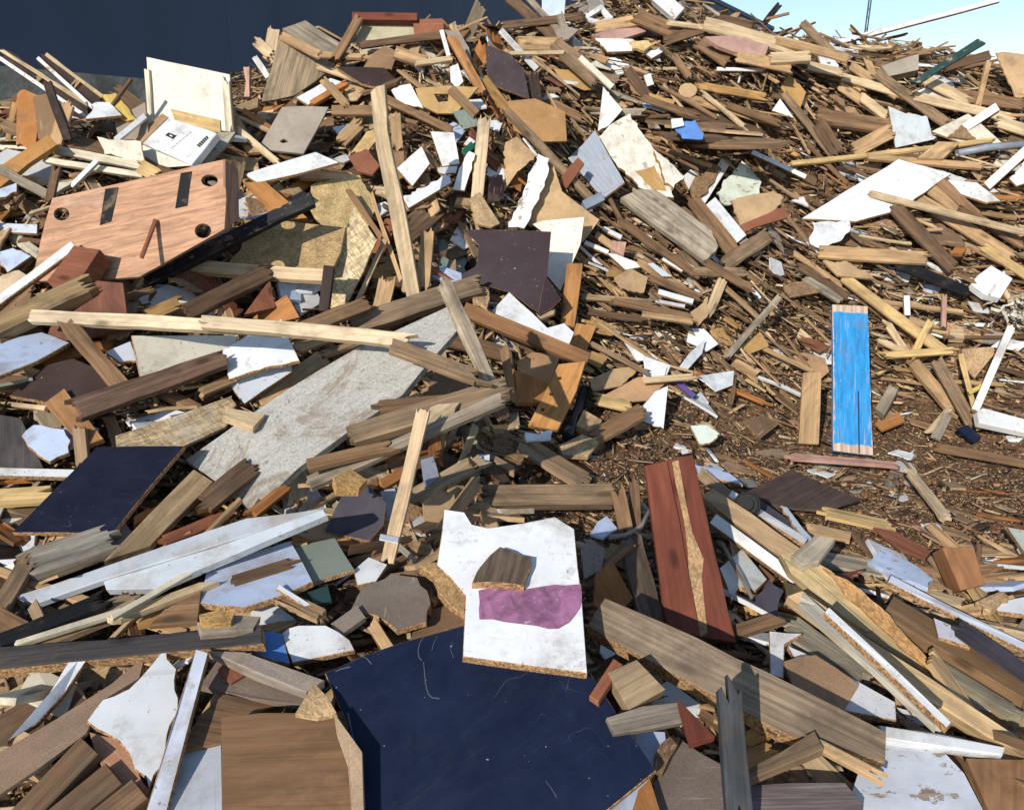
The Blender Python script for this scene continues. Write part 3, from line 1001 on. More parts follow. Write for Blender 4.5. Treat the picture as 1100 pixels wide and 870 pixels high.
B('splintered_stick', 'wood', 'straw', .02, (952, 381, 1024, 376, 7), 'level straw splinter through the star of splinters', jag=.03, cat='stick')
B('splintered_stick', 'wood', 'tan', .04, (982, 388, 1024, 438, 12), 'tan plank splitting into the star of splinters', jag=.03, cat='plank', land='the star of splinters')
B('plank', 'old', 'greybrown', .04, (1006, 386, 1046, 458, 13), 'grey brown plank standing right of the splintered plank')
B('stick', 'wood', 'straw', .02, (1032, 380, 1052, 460, 6), 'thin straw stick beside the grey brown plank')
B('stick', 'plastic', 'yellow', .012, (1041, 422, 1064, 409, 4), 'short yellow green strip by the white post', lift=.03)
P('plastic_sheet', 'plastic', 'navy', .02, [(1028, 460), (1040, 456), (1054, 469), (1046, 474)], 'small navy plastic scrap at the heap foot')
B('post', 'laminate', 'white', .03, (1048, 440, 1087, 350, 9), 'white slanting post below the tangled strips', lift=.05, land='the white slanting post')
P('coated_panel', 'laminate', 'offwhite', .05, [(1050, 442), (1056, 438), (1108, 452), (1108, 466), (1052, 454)], 'white painted frame member at the right edge', n='k', core='laminate')
P('wooden_box', 'wood', 'grey', .05, [(940, 438), (955, 413), (965, 418), (950, 446)], 'grey wood block end right of the blue plank', cat='block')
P('board_fragment', 'mdf', 'orange', .02, [(940, 454), (966, 443), (972, 452), (948, 462)], 'orange board scrap just right of the blue plank')
B('batten', 'wood', 'pale', .02, (1000, 461, 1020, 438, 7), 'pale short batten at the foot of the slope')
B('plank', 'old', 'grey', .03, (1005, 470, 1018, 444, 11), 'grey plank stub at the foot of the slope')
B('stick', 'wood', 'brown', .02, (1010, 480, 1104, 497, 7), 'brown stick lying on the dirt at the right edge')
P('short_plank', 'wood', 'tan', .035, [(863, 400), (883, 399), (880, 477), (858, 476)], 'short tan plank standing left of the blue plank', n=(-.1, -.8, .6), cat='plank', axis=(0, 3))
P('blue_plank', 'blue_paint_plank', 'cyan', .035, [(894, 327), (932, 329), (938, 489), (895, 484)], 'bright blue painted plank with bare wooden edges', n=(-.08, -.8, .6), axis=(0, 3), bend=0, key='blue', cat='plank', land='the bright blue plank')
B('crack', 'ink', (.006, .04, .09), .001, (922, 420, 923, 487, 1.6), on='blue', up=.0002)

# ------------------------------------------------------------------ middle slope: stacked strips
for i, (x0, y0, x1, y1, w_, m_, c_, lb) in enumerate([
    (655, 212, 672, 245, 4, 'old', 'umber', 'thin dark stick above the stacked strips'),
    (648, 245, 668, 255, 5, 'laminate', 'white', 'white strip highest in the stack of strips'),
    (628, 260, 654, 271, 5, 'laminate', 'offwhite', 'off white strip at the left of the strip stack'),
    (684, 249, 700, 256, 4, 'laminate', 'white', 'short white strip below the grey plank'),
    (690, 259, 729, 281, 6, 'laminate', 'white', 'long white strip in the middle of the strip stack'),
    (712, 277, 734, 290, 5, 'laminate', 'white', 'white strip just below the long white one'),
    (735, 284, 746, 290, 6, 'laminate', 'white', 'stubby white strip end below the grey plank'),
    (640, 251, 660, 265, 7, 'wood', 'tan', 'tan strip at the top left of the strip stack'),
    (668, 238, 752, 297, 7, 'old', 'brown', 'brown lath along the underside of the grey plank'),
    (690, 280, 740, 316, 10, 'old', 'tan', 'tan lath in the strip stack'),
    (698, 296, 752, 319, 8, 'old', 'brown', 'brown lath low in the strip stack'),
    (624, 318, 700, 324, 6, 'old', 'greybrown', 'grey brown lath under the tan cardboard square'),
    (660, 322, 742, 340, 7, 'wood', 'brown', 'long brown lath crossing the strip stack low down'),
    (707, 313, 745, 324, 6, 'laminate', 'white', 'white strip lowest in the strip stack'),
    (704, 323, 736, 329, 4, 'laminate', 'silver', 'silvery thin strip beside the lowest white one'),
    (632, 334, 690, 342, 6, 'old', 'umber', 'dark lath at the foot of the strip stack'),
    (690, 337, 745, 345, 6, 'wood', 'tan', 'tan lath at the foot of the strip stack'),
    (745, 291, 800, 292, 9, 'old', 'greybrown', 'level grey brown plank right of the strip stack'),
    (758, 280, 808, 310, 7, 'old', 'brown', 'brown stick running out right of the strip stack')]):
    B('lath', m_, c_, .018, (x0, y0, x1, y1, w_), lb)
P('board_fragment', 'laminate', 'silver', .015, [(695, 283), (702, 282), (722, 297), (711, 297)], 'silvery white scrap among the stacked strips')
P('board_fragment', 'laminate', 'offwhite', .015, [(652, 272), (662, 273), (694, 286), (672, 290)], 'off white wedge among the stacked strips')
P('cardboard_scrap', 'mdf', 'tan', .012, [(660, 298), (677, 288), (696, 298), (692, 314), (668, 310)], 'tan cardboard square lying on the strip stack', cat='cardboard')
P('wooden_box', 'wood', 'pink', .05, [(656, 267), (659, 259), (673, 260), (670, 274)], 'little pinkish wood block on the strip stack', cat='block')
B('stick', 'old', 'pale', .03, (777, 300, 762, 335, 10), 'pale peeling stick standing below the grey plank', jag=.02)
P('cardboard_scrap', 'mdf', 'tan', .012, [(742, 335), (760, 318), (760, 340), (750, 350)], 'tan torn cardboard below the peeling stick', cat='cardboard', jag=.01)

# torn plaster slab and its neighbours
P('corrugated_panel', 'laminate', (.34, .38, .44), .02, [(610, 170), (626, 155), (639, 140), (671, 196), (650, 212), (640, 205)], 'blue grey ribbed panel tucked under the torn plaster slab', n=(-.3, -.6, .7), key='corr', bend=0, cat='panel', land='the ribbed grey panel')
for i in range(6):
    f0 = .08 + i * .16
    B('rib', 'laminate', (.34, .38, .44), .004, (612 + 28 * f0, 170 - 28 * f0, 648 + 22 * f0, 208 - 12 * f0, 2.6), on='corr')
P('coated_panel', 'laminate', 'white', .015, [(648, 92), (658, 105), (669, 118), (655, 134), (642, 141)], 'white sheet tip rising behind the torn plaster slab', n=(-.2, -.8, .5))
P('plaster_slab', 'plaster', (.72, .66, .55), .035, [(637, 153), (652, 138), (667, 127), (677, 122), (690, 143), (702, 160), (724, 212), (704, 208), (690, 203)], 'large torn cream plaster slab leaning in the middle of the slope', n=(-.15, -.75, .65), jag=.012, key='slab', bend=0, cat='slab', land='the torn plaster slab')
P('torn_patch', 'mdf', 'ochre', .003, [(682, 184), (703, 178), (716, 205), (700, 203)], on='slab', jag=.008)
P('plaster_slab', 'plaster', (.72, .66, .54), .03, [(703, 160), (720, 175), (736, 190), (724, 202), (714, 196)], 'small cream plaster chunk at the edge of the large slab', jag=.012, cat='slab')
P('grey_plank', 'old', (.36, .31, .24), .045, [(666, 213), (686, 204), (704, 204), (738, 228), (764, 246), (769, 270), (756, 280), (714, 249)], 'broad weathered grey plank under the torn plaster slab', n=(-.1, -.62, .78), jag=.018, jedges={4, 5}, cat='plank', land='the broad grey plank')

# ------------------------------------------------------------------ left skyline
fr = B('slatted_ladder', 'old', 'dark', .02, (4, 60, 96, 120, 15), 'dark old frame with pale rails at the top left corner', n=(-.2, -.8, .5), key='fr1', bend=0, cat='frame', land='the old frames by the concrete wall')
B('rail', 'wood', 'pale', .03, (0, 53, 100, 116, 4), on='fr1')
B('rail', 'worn_paint', 'offwhite', .03, (-4, 60, 92, 125, 4), on='fr1')
B('cross_bar', 'old', 'greybrown', .02, (36, 88, 46, 80, 6), on='fr1')
B('slatted_ladder', 'old', 'dark', .02, (44, 62, 106, 112, 14), 'dark old frame with pale rails beside the yellow splintered wood', n=(-.2, -.8, .5), key='fr2', bend=0, cat='frame')
B('rail', 'wood', 'pale', .03, (49, 58, 110, 104, 4), on='fr2')
B('rail', 'worn_paint', 'offwhite', .03, (40, 62, 100, 116, 4), on='fr2')
B('cross_bar', 'old', 'greybrown', .02, (78, 93, 86, 84, 6), on='fr2')
P('coated_panel', 'mdf', 'taupe', .02, [(122, 128), (156, 110), (160, 150), (128, 150)], 'beige panel standing behind the cream panel', n='c')
P('board_fragment', 'mdf', 'orange', .03, [(18, 101), (26, 96), (44, 104), (38, 158), (17, 156)], 'orange brown board standing at the far left', n='c', land='the orange boards at the far left')
P('board_fragment', 'mdf', 'brown', .03, [(35, 104), (57, 99), (61, 145), (41, 150)], 'brown board standing beside the orange one at far left', n='c')
B('lath', 'wood', 'ochre', .02, (16, 110, 8, 152, 6), 'thin ochre lath standing at the far left edge', n='c')
B('plank', 'wood', 'tan', .03, (72, 112, 58, 155, 14), 'tan plank end standing below the old frames', n='c')
B('plank', 'old', 'dark', .03, (50, 88, 72, 150, 9), 'dark bent strip hanging below the old frames', n='c')
P('plank', 'wood', 'yellow', .03, [(106, 101), (124, 100), (136, 114), (148, 130), (130, 129)], 'yellow splintered board end left of the cream panel', n='c', jag=.01, land='the yellow splintered board')
P('board_fragment', 'laminate', 'white', .02, [(100, 111), (118, 110), (131, 124), (92, 128)], 'white board scrap under the yellow splintered board')
B('batten', 'worn_paint', 'offwhite', .02, (124, 150, 156, 124, 6), 'white edged strip left of the printed white box')
P('block_of_wood', 'wood', 'pink', .04, [(261, 72), (268, 72), (268, 104), (262, 104), (264, 88)], 'notched wood stub sticking up against the navy shed', n='c', cat='block')
P('cream_panel', 'laminate', (.66, .63, .52), .02, [(157, 61), (200, 70), (247, 80), (252, 142), (205, 138), (161, 132)], 'large upright cream panel against the concrete wall', n=(-.05, -.93, .36), key='cream', bend=0, cat='panel', land='the large cream panel')
B('frame_batten', 'wood', 'cream', .025, (157, 74, 161, 132, 5), on='cream')
B('frame_batten', 'wood', 'cream', .025, (242, 87, 246, 141, 8), on='cream')
P('backing_strip', 'wood', 'straw', .012, [(183, 117), (236, 129), (237, 143), (190, 136)], on='cream', label='yellowish strip across the foot of the panel')
P('printed_box', 'laminate', 'white', .05, [(152, 153), (181, 127), (206, 134), (233, 143), (206, 177)], 'white printed flat box in front of the large cream panel', n=(-.15, -.62, .78), key='pbox', bend=0, core='laminate', cat='box', land='the white printed box')
P('flap', 'mdf', 'card', .006, [(141, 149), (174, 122), (181, 126), (153, 153)], on='pbox')
P('side_panel', 'laminate', 'cream', .006, [(151, 155), (206, 178), (180, 180), (152, 170)], on='pbox', hinge=(178, 166), n=(-.35, -.85, .38))
P('printed_emblem', 'ink', 'char', .0006, [(177.2, 145.5), (181, 142.5), (190, 146), (186, 149.7)], on='pbox')
P('emblem_mark', 'ink', 'white', .0006, [(181.5, 145.6), (183, 144.9), (185.5, 146.5), (184.6, 147.1), (183, 146.4)], on='pbox', up=.0006)
for i in range(12):
    f0 = i / 11
    B('printed_stroke', 'ink', (.16, .16, .17), .0006, (183.4 + 20.5 * f0, 159.2 - 17 * f0, 185.2 + 20.5 * f0, 159.8 - 17 * f0, .8 + .25 * (i % 2)), on='pbox', jag=.0005)
for i in range(6):
    f0 = i / 5
    P('printed_letter', 'ink', 'char', .0006, [(211.0 + 9.5 * f0, 156.2 - 9.0 * f0), (212.6 + 9.5 * f0, 154.7 - 9.0 * f0), (216.2 + 8.2 * f0, 157.2 - 8.6 * f0), (214.8 + 8.2 * f0, 158.6 - 8.6 * f0)], on='pbox', jag=.0008)
P('board_fragment', 'grimy_board', (.40, .37, .29), .025, [(206, 178), (235, 142), (253, 142), (243, 156), (222, 178)], 'grimy grey board leaning right of the printed white box', n=(.1, -.7, .6))
P('coated_panel', 'laminate', 'cream', .012, [(104, 147), (118, 150), (152, 152), (155, 178), (112, 166)], 'cream torn sheet left of the printed white box', n='c', jag=.012)
B('batten', 'wood', 'cream', .03, (58, 160, 152, 178, 8), 'upper of two cream laths above the plywood crate', n='c')
B('batten', 'wood', 'cream', .03, (48, 171, 154, 188, 6), 'lower of two cream laths above the plywood crate', n='c')
B('plank', 'wood', 'straw', .03, (150, 178, 168, 188, 15), 'stubby straw board end on the plywood crate', n='c')
B('batten', 'worn_paint', 'white', .02, (76, 200, 104, 172, 5), 'thin white strip rising behind the plywood crate', n='c')
P('orange_board', 'mdf', (.45, .22, .07), .03, [(-30, 206), (-6, 182), (52, 145), (61, 156), (30, 176), (-24, 222)], 'orange brown board lying at the far left edge', n=(-.1, -.7, .7), cat='board')
B('plank', 'old', 'grey', .03, (-6, 178, 52, 209, 9), 'grey lath crossing the orange board at the left edge')
B('plank', 'old', 'umber', .03, (60, 178, 52, 216, 9), 'dark upright lath behind the plywood crate', n='c')
P('board_fragment', 'laminate', 'paleblue', .02, [(-10, 206), (18, 196), (18, 206), (-10, 216)], 'pale scrap at the left edge beneath the grey lath')

# ------------------------------------------------------------------ upper middle left
P('plywood_sheet', 'old', (.30, .23, .155), .02, [(301, 38), (330, 55), (360, 69), (338, 88), (316, 103), (281, 110), (288, 84)], 'brown weathered plywood sheet below the grey boards on the skyline', n=(.05, -.8, .55), jag=.006, cat='sheet', land='the brown plywood on the skyline')
B('plank', 'wood', 'pale', .05, (294, 31, 288, 64, 13), 'pale timber end standing at the left of the skyline', n='c')
B('plank', 'wood', 'pale', .04, (275, 44, 290, 58, 11), 'pale short block leaning on the skyline timber', n='c')
B('batten', 'wood', 'offwhite', .02, (273, 61, 288, 83, 6), 'pale batten at the left edge of the plywood sheet', n='c')
P('plank', 'old', 'grey', .04, [(303, 31), (328, 22), (352, 38), (384, 58), (350, 60)], 'grey planks top lying on the skyline plywood', n=(.05, -.6, .75), axis=(1, 3))
B('plank', 'wood', 'tan', .03, (302, 38, 342, 58, 9), 'tan plank edge beneath the grey skyline plank')
B('batten', 'wood', 'tan', .02, (340, 58, 388, 60, 5), 'orange tan batten level beside the skyline plywood')
B('batten', 'wood', 'pale', .02, (340, 70, 400, 90, 5), 'pale batten under the dark oval panel')
P('coated_panel', 'mdf', (.44, .385, .255), .025, [(381, 25), (443, 22), (446, 40), (415, 52), (387, 60)], 'yellowish grey panel standing on the skyline under a brown rail', n='c', land='the yellowish panel on the skyline')
P('board_fragment', 'mdf', 'rust', .03, [(443, 21), (475, 20), (476, 34), (473, 46), (446, 40)], 'brick red board on the skyline', n='c', land='the brick red board')
B('turned_rail', 'varnish', 'redbrown', .05, (378, 17, 448, 18, 8), 'red brown turned rail on top of the yellowish skyline panel', n='c')
B('post', 'wood', 'brown', .04, (386, 18, 360, 62, 9), 'brown slanting post left of the yellowish skyline panel', n='c')
P('board_fragment', 'mdf', 'brown', .02, [(390, 73), (400, 58), (413, 49), (428, 56), (421, 75)], 'dark brown flap hanging below the skyline planks', n='c')
B('plank', 'old', 'umber', .03, (387, 48, 480, 37, 8), 'dark plank crossing in front of the yellowish skyline panel', n='c', lift=.05)
B('plank', 'old', 'tan', .04, (424, 55, 458, 66, 12), 'tan rounded timber under the dark skyline plank')
B('batten', 'wood', 'pale', .02, (446, 68, 486, 62, 5), 'pale level batten below the brick red board')
B('batten', 'laminate', 'white', .02, (474, 32, 482, 60, 5), 'white strip standing right of the brick red board', n='c')
P('dark_panel', 'gloss_dark', 'dark', .02, [(360, 72), (385, 72), (413, 73), (430, 90), (412, 96), (388, 90)], 'near black oval panel below the skyline planks', n='k', cat='panel', land='the dark oval panel')
P('board_fragment', 'mdf', 'taupe', .02, [(478, 34), (492, 32), (504, 52), (508, 66), (494, 60)], 'taupe panel behind the orange brown post', n='c')
B('post', 'wood', (.40, .20, .08), .04, (484, 38, 518, 98, 9), 'orange brown slanting post right of the brick red board', n='c', lift=.04, land='the orange brown slanting post')
P('board_fragment', 'laminate', 'offwhite', .02, [(483, 72), (492, 68), (498, 88), (490, 96), (484, 88)], 'rounded off white scrap beside the orange brown post', n='c')
B('plank', 'wood', 'ochre', .03, (520, 84, 546, 118, 9), 'ochre pole right of the orange brown post')
P('dark_panel', 'gloss_dark', (.055, .038, .040), .02, [(521, 48), (548, 58), (562, 74), (569, 106), (541, 96), (524, 88)], 'dark brown panel standing upper middle under the crest', n='c', cat='panel', land='the dark brown panel under the crest')
B('plank', 'old', 'dark', .03, (572, 78, 584, 152, 10), 'dark upright lath right of the dark brown panel', n='c')
P('board_fragment', 'mdf', (.40, .22, .09), .02, [(545, 109), (575, 106), (607, 120), (609, 152), (575, 152), (552, 140)], 'orange brown board below the dark brown panel', n='c')
P('white_block', 'laminate', 'white', .02, [(318, 105), (338, 94), (355, 84), (370, 89), (331, 113)], 'white board lying below the skyline plywood', cat='board')
B('batten', 'wood', 'orange', .03, (335, 110, 372, 88, 6), 'orange edge batten along the white board')
B('plank', 'wood', 'tan', .03, (346, 84, 372, 112, 8), 'tan plank crossing the white board below the skyline')
P('board_fragment', 'mdf', (.50, .32, .13), .02, [(446, 95), (480, 92), (514, 94), (490, 122), (470, 122), (452, 113)], 'ochre sheet below the skyline planks', n='c', holes=[[(466, 101), (482, 101), (481, 109), (471, 110)]])
P('board_fragment', 'laminate', 'white', .02, [(420, 97), (429, 92), (441, 90), (455, 117), (428, 111)], 'white chipped panel left of the ochre sheet', n='c', land='the white chipped panel')
B('plank', 'old', 'brown', .03, (410, 104, 485, 140, 9), 'dark brown plank sloping under the white chipped panel', n='c')
B('plank', 'varnish', 'brown', .03, (356, 118, 404, 118, 10), 'level varnished brown plank left of the tall post')
P('coated_panel', 'mdf', (.40, .335, .27), .018, [(303, 115), (326, 114), (353, 115), (340, 140), (326, 165), (277, 160)], 'taupe square panel with a small hole', n=(.1, -.75, .65), holes=[[(300, 152), (305, 149), (311, 152), (304, 154)]], land='the taupe square panel')
B('plank', 'wood', 'tan', .03, (366, 152, 386, 132, 14), 'tan plank end right of the taupe panel')
B('plank', 'wood', 'straw', .03, (384, 166, 402, 142, 14), 'straw plank end left of the tall post')
B('plank', 'wood', 'tan', .03, (424, 122, 427, 160, 12), 'tan upright plank right of the tall post', n='c')
P('board_fragment', 'mdf', 'sage', .02, [(486, 120), (507, 116), (515, 135), (498, 139)], 'small grey green square scrap below the ochre sheet', n='c')
B('plank', 'varnish', 'brown', .03, (484, 94, 512, 122, 9), 'varnished brown strip over the ochre sheet')
P('board_fragment', 'laminate', 'white', .02, [(462, 141), (488, 142), (494, 176), (475, 179)], 'white upright tile like scrap in the upper middle', n='c', land='the white upright scrap')
P('board_fragment', 'laminate', 'white', .02, [(498, 155), (504, 147), (511, 152), (505, 158)], 'tiny white scrap above the green corner')
P('board_fragment', 'plastic', 'mint', .02, [(496, 162), (506, 152), (511, 158), (500, 167)], 'small dark green corner beside the white scraps')
P('board_fragment', 'laminate', 'offwhite', .02, [(525, 128), (540, 132), (536, 142), (524, 138)], 'off white chip right of the pale upright post')
P('board_fragment', 'mdf', 'rust', .02, [(374, 168), (394, 160), (408, 178), (400, 188), (384, 184)], 'rust brown scrap left of the tall post')
P('board_fragment', 'mdf', 'brown', .02, [(412, 164), (434, 162), (434, 190), (418, 198)], 'brown panel behind the tall post')
B('batten', 'wood', 'pale', .03, (254, 138, 298, 174, 7), 'pale lath leaning left of the taupe panel', n='c')
P('board_fragment', 'laminate', 'white', .02, [(262, 187), (290, 178), (339, 163), (364, 174), (320, 187), (276, 196)], 'long white board below the taupe panel', n=(.0, -.6, .8), land='the long white board')
P('board_fragment', 'chipboard', 'straw', .02, [(334, 199), (360, 192), (386, 188), (404, 222), (392, 250), (345, 246), (332, 222)], 'straw chipboard sheet left of the tall post', jag=.01)
P('orange_plank', 'varnish', (.45, .20, .06), .04, [(262, 196), (285, 195), (330, 234), (303, 238)], 'orange varnished plank right of the plywood crate', n=(.1, -.7, .7), axis=(1, 2), cat='plank', land='the orange varnished plank')
P('plastic_sheet', 'plastic', 'char', .02, [(311, 212), (325, 205), (338, 212), (326, 220)], 'small black plastic scrap beside the orange plank')
P('board_fragment', 'laminate', 'white', .025, [(426, 181), (440, 168), (453, 157), (462, 176), (443, 200)], 'white square scrap right of the tall post', n=(.1, -.8, .6))
P('board_fragment', 'laminate', 'white', .025, [(432, 212), (479, 187), (486, 196), (439, 224)], 'white short strip right of the tall post', n=(.1, -.75, .65))
P('board_fragment', 'laminate', 'white', .02, [(504, 162), (511, 165), (505, 186), (499, 205), (486, 204), (492, 184)], 'white pointed scrap left of the pale upright post', n='c')
P('board_fragment', 'laminate', 'white', .015, [(470, 180), (492, 178), (490, 186), (472, 186)], 'white level scrap under the upright white scrap')
B('post', 'wood', (.62, .49, .33), .04, (520, 127, 512, 215, 13), 'pale upright post in the upper middle', n='c', land='the pale upright post')
P('board_fragment', 'mdf', 'maroon', .02, [(526, 190), (540, 188), (542, 214), (524, 218)], 'dark brown piece right of the pale upright post')
P('board_fragment', 'chipboard', 'pine', .02, [(505, 214), (515, 206), (537, 240), (528, 244), (512, 240)], 'pine board stub below the pale upright post')
P('board_fragment', 'mdf', (.50, .33, .17), .015, [(543, 153), (555, 147), (577, 168), (556, 184), (541, 206)], 'light tan sheet left of the peeling white board', n='c')
P('board_fragment', 'mdf', (.50, .33, .17), .015, [(562, 240), (594, 176), (604, 206), (644, 236), (626, 260), (600, 250)], 'large light tan sheet behind the cream sheet', n='c', jag=.004)
P('peeling_board', 'worn_paint', 'white', .02, [(546, 244), (562, 206), (578, 165), (590, 170), (589, 186), (563, 245)], 'white peeling board leaning in the middle', n='c', jag=.014, cat='board', land='the white peeling board')
B('stick', 'old', 'greybrown', .035, (545, 118, 640, 217, 7), 'long grey brown stick slanting across the middle', lift=.04, land='the long slanting stick')
P('board_fragment', 'mdf', 'rust', .03, [(599, 196), (610, 181), (621, 169), (628, 176), (609, 202)], 'small rust red block on the long slanting stick', lift=.03)
B('post', 'plastic', 'steel', .04, (628, 220, 648, 210, 10), 'grey metal like stub end below the ribbed panel')

# ------------------------------------------------------------------ middle left
P('board_fragment', 'chipboard', (.40, .27, .13), .025, [(243, 284), (268, 252), (289, 235), (330, 240), (371, 244), (366, 270), (356, 291), (300, 288)], 'brown chipboard with torn straw edge right of the plywood crate', n=(-.05, -.7, .7), jag=.012, jedges={0, 1}, land='the torn brown chipboard')
P('strand_board', 'strand_board', (.56, .43, .25), .018, [(356, 290), (366, 256), (380, 223), (405, 258), (390, 292), (372, 326), (353, 332)], 'tall pale strand board leaning left of the tall post', n=(-.1, -.85, .5), jag=.006, cat='board', land='the tall strand board')
B('post', 'wood', 'tan', .05, (459, 248, 454, 308, 14), 'short tan post right of the tall post', n='c', land='the short tan post')
B('plank', 'old', 'umber', .04, (400, 306, 440, 300, 12), 'dark level plank behind the foot of the tall post')
B('plank', 'wood', 'tan', .03, (408, 336, 416, 300, 18), 'tan plank standing behind the crossed thin sticks', n='c')
P('tall_post', 'wood', (.52, .41, .27), .05, [(398, 99), (404, 93), (413, 91), (416, 140), (434, 222), (451, 316), (437, 320), (418, 226), (404, 160)], 'tall splintered post standing highest in the left half', n=(-.1, -.95, .25), axis=(4, 5), jag=.004, cat='post', lift=.06, bend=0, land='the tall post')
B('stick', 'wood', 'brown', .025, (374, 204, 411, 258, 6), 'thin brown stick leaning left of the tall post', n='c', lift=.05)
B('stick', 'wood', 'tan', .02, (398, 206, 434, 312, 5), 'thin tan stick along the tall post', n='c', lift=.05)
B('stick', 'wood', 'pale', .02, (414, 257, 383, 324, 5), 'thin pale stick leaning by the strand board', n='c', lift=.04)
B('batten', 'wood', (.60, .46, .30), .04, (202, 285, 352, 296, 13), 'pale batten below the torn brown chipboard', n=(-.05, -.7, .7))
B('post', 'varnish', 'dark', .04, (353, 285, 347, 334, 11), 'short dark brown stub at the end of the pale batten', n='c')
P('board_fragment', 'varnish', 'orange', .03, [(270, 342), (308, 316), (322, 341), (300, 346)], 'orange box end above the long cream lath', n='c')
B('plank', 'old', 'umber', .05, (200, 335, 290, 290, 18), 'dark brown squared timber below the black board')
B('plank', 'wood', 'ochre', .03, (155, 340, 192, 324, 14), 'ochre board end above the long cream lath')
P('board_fragment', 'varnish', 'rust', .03, [(262, 338), (278, 316), (290, 300), (296, 330)], 'rust brown flap left of the orange box end')

# plywood crate
P('plywood_crate', 'plywood', 'ply', .018, [(56, 213), (150, 192), (242, 171), (243, 215), (241, 246), (195, 272), (150, 297), (102, 302), (34, 302), (44, 256)], 'large pink plywood crate side with dark slot strips and round hand holes', n=(-.12, -.80, .58), key='crate', bend=0, lift=.05, cat='crate', axis=(0, 2), land='the plywood crate',
  holes=[[(225 + 9 * math.cos(-i * .524), 194 + 6.5 * math.sin(-i * .524)) for i in range(12)], [(66 + 8.5 * math.cos(-i * .524), 230 + 7 * math.sin(-i * .524)) for i in range(12)], [(218 + 9 * math.cos(-i * .524), 248 + 8 * math.sin(-i * .524)) for i in range(12)]])
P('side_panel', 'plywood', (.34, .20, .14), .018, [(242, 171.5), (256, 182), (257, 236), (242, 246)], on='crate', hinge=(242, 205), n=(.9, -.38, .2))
P('slot_strip', 'grimy_board', 'char', .004, [(194, 186), (206, 184), (201, 221), (188, 224)], on='crate', core='ink')  # black strip stands in for the dark inside of a slot
P('slot_strip', 'grimy_board', 'char', .004, [(113, 203), (127, 201), (119, 238), (107, 242)], on='crate', core='ink')  # second slot, its dark inside likewise laid on as a strip
B('stick', 'wood', 'rust', .015, (152, 276, 167, 236, 4.5), 'thin reddish stick lying on the plywood crate', lift=.01)
B('batten', 'laminate', 'silver', .02, (-8, 244, 40, 246, 10), 'pale level strip at the left edge beside the plywood crate')
P('board_fragment', 'laminate', 'paleblue', .02, [(-8, 272), (14, 266), (34, 275), (8, 293)], 'pale blue white scrap at the left edge below the pale strip')
P('board_fragment', 'mdf', 'pale', .02, [(-6, 300), (20, 290), (36, 300), (20, 312), (-6, 316)], 'pale board at the left edge below the plywood crate')
P('red_box', 'varnish', 'rust', .10, [(50, 302), (64, 284), (79, 264), (107, 268), (90, 294), (58, 310)], 'reddish brown box lying against the plywood crate', n=(-.2, -.6, .75), cat='box', land='the reddish brown box')
P('red_panel', 'varnish', (.19, .075, .045), .02, [(47, 370), (56, 346), (64, 330), (99, 301), (132, 304), (138, 353), (90, 362)], 'reddish brown panel under the long cream lath', n=(-.1, -.65, .75), cat='panel', land='the reddish brown panel')
P('black_board', 'worn_paint', 'char', .035, [(147, 298), (215, 263), (296, 224), (334, 207), (338, 220), (300, 236), (230, 272), (159, 307)], 'black painted board lying across the plywood crate corner', n=(-.1, -.75, .65), lift=.03, cat='board', land='the black board')
B('batten', 'laminate', 'offwhite', .025, (-6, 326, 80, 263, 10), 'whitish batten slanting up at the left edge')
B('post', 'old', (.30, .21, .11), .07, (-10, 352, 92, 304, 20), 'thick brown post lying at the left edge', lift=.02, land='the thick brown post')
P('board_fragment', 'laminate', 'paleblue', .02, [(-14, 374), (20, 362), (45, 357), (75, 368), (40, 388), (-14, 410)], 'pale blue white panel at the left edge', n='u', jag=.006, land='the pale blue panel at left edge')
P('board_fragment', 'gloss_dark', 'dark', .02, [(10, 425), (50, 392), (78, 385), (132, 408), (120, 430), (70, 436)], 'dark brown sheet below the pale blue panel')
P('cream_panel', 'laminate', 'cream', .015, [(141, 360), (200, 360), (256, 360), (250, 378), (200, 400), (150, 404)], 'cream panel under the long cream lath', cat='panel', land='the cream panel under the lath')
P('board_fragment', 'laminate', 'silver', .015, [(112, 378), (140, 366), (148, 388), (130, 390)], 'grey white scrap left of the cream panel')
B('plank', 'old', 'brown', .05, (72, 346, 140, 424, 17), 'splintered brown post slanting down left of the cream panel', jag=.02, land='the splintered brown post')
B('plank', 'old', (.19, .115, .08), .045, (84, 438, 242, 384, 24, 17), 'dark brown beam lying across the cream panel', lift=.03, land='the dark brown beam')
P('board_fragment', 'strand_board', (.50, .36, .20), .018, [(124, 468), (190, 446), (249, 425), (254, 435), (241, 459), (195, 480), (125, 480)], 'strand board strip below the dark brown beam', land='the strand board strip')
B('plank', 'wood', 'tan', .03, (280, 432, 345, 384, 16), 'tan plank under the upper edge of the grey slab')
B('plank', 'wood', 'tan', .03, (316, 368, 352, 356, 22), 'tan board behind the white broken panel')
P('board_fragment', 'laminate', 'silver', .02, [(242, 407), (280, 396), (309, 388), (314, 399), (285, 418), (262, 434)], 'pale shade coloured lower half of the broken white panel', n='k', land='the broken white panel')  # same white board; its shade is put into the silver colour
P('broken_panel', 'laminate', 'white', .02, [(238, 377), (270, 358), (303, 343), (312, 366), (322, 388), (285, 395), (246, 408), (242, 392)], 'white broken panel lying above the grey slab', n=(-.05, -.5, .85), jag=.008, jedges={4, 5, 6, 7}, cat='panel')
B('plank', 'old', 'brown', .04, (306, 360, 396, 324, 15), 'brown splintered plank above the long cream lath', jag=.03, lift=.02)
B('beam', 'old', (.25, .175, .115), .06, (378, 348, 516, 304, 21), 'grey brown beam leaning on the grey slab', lift=.03, land='the grey brown beam')
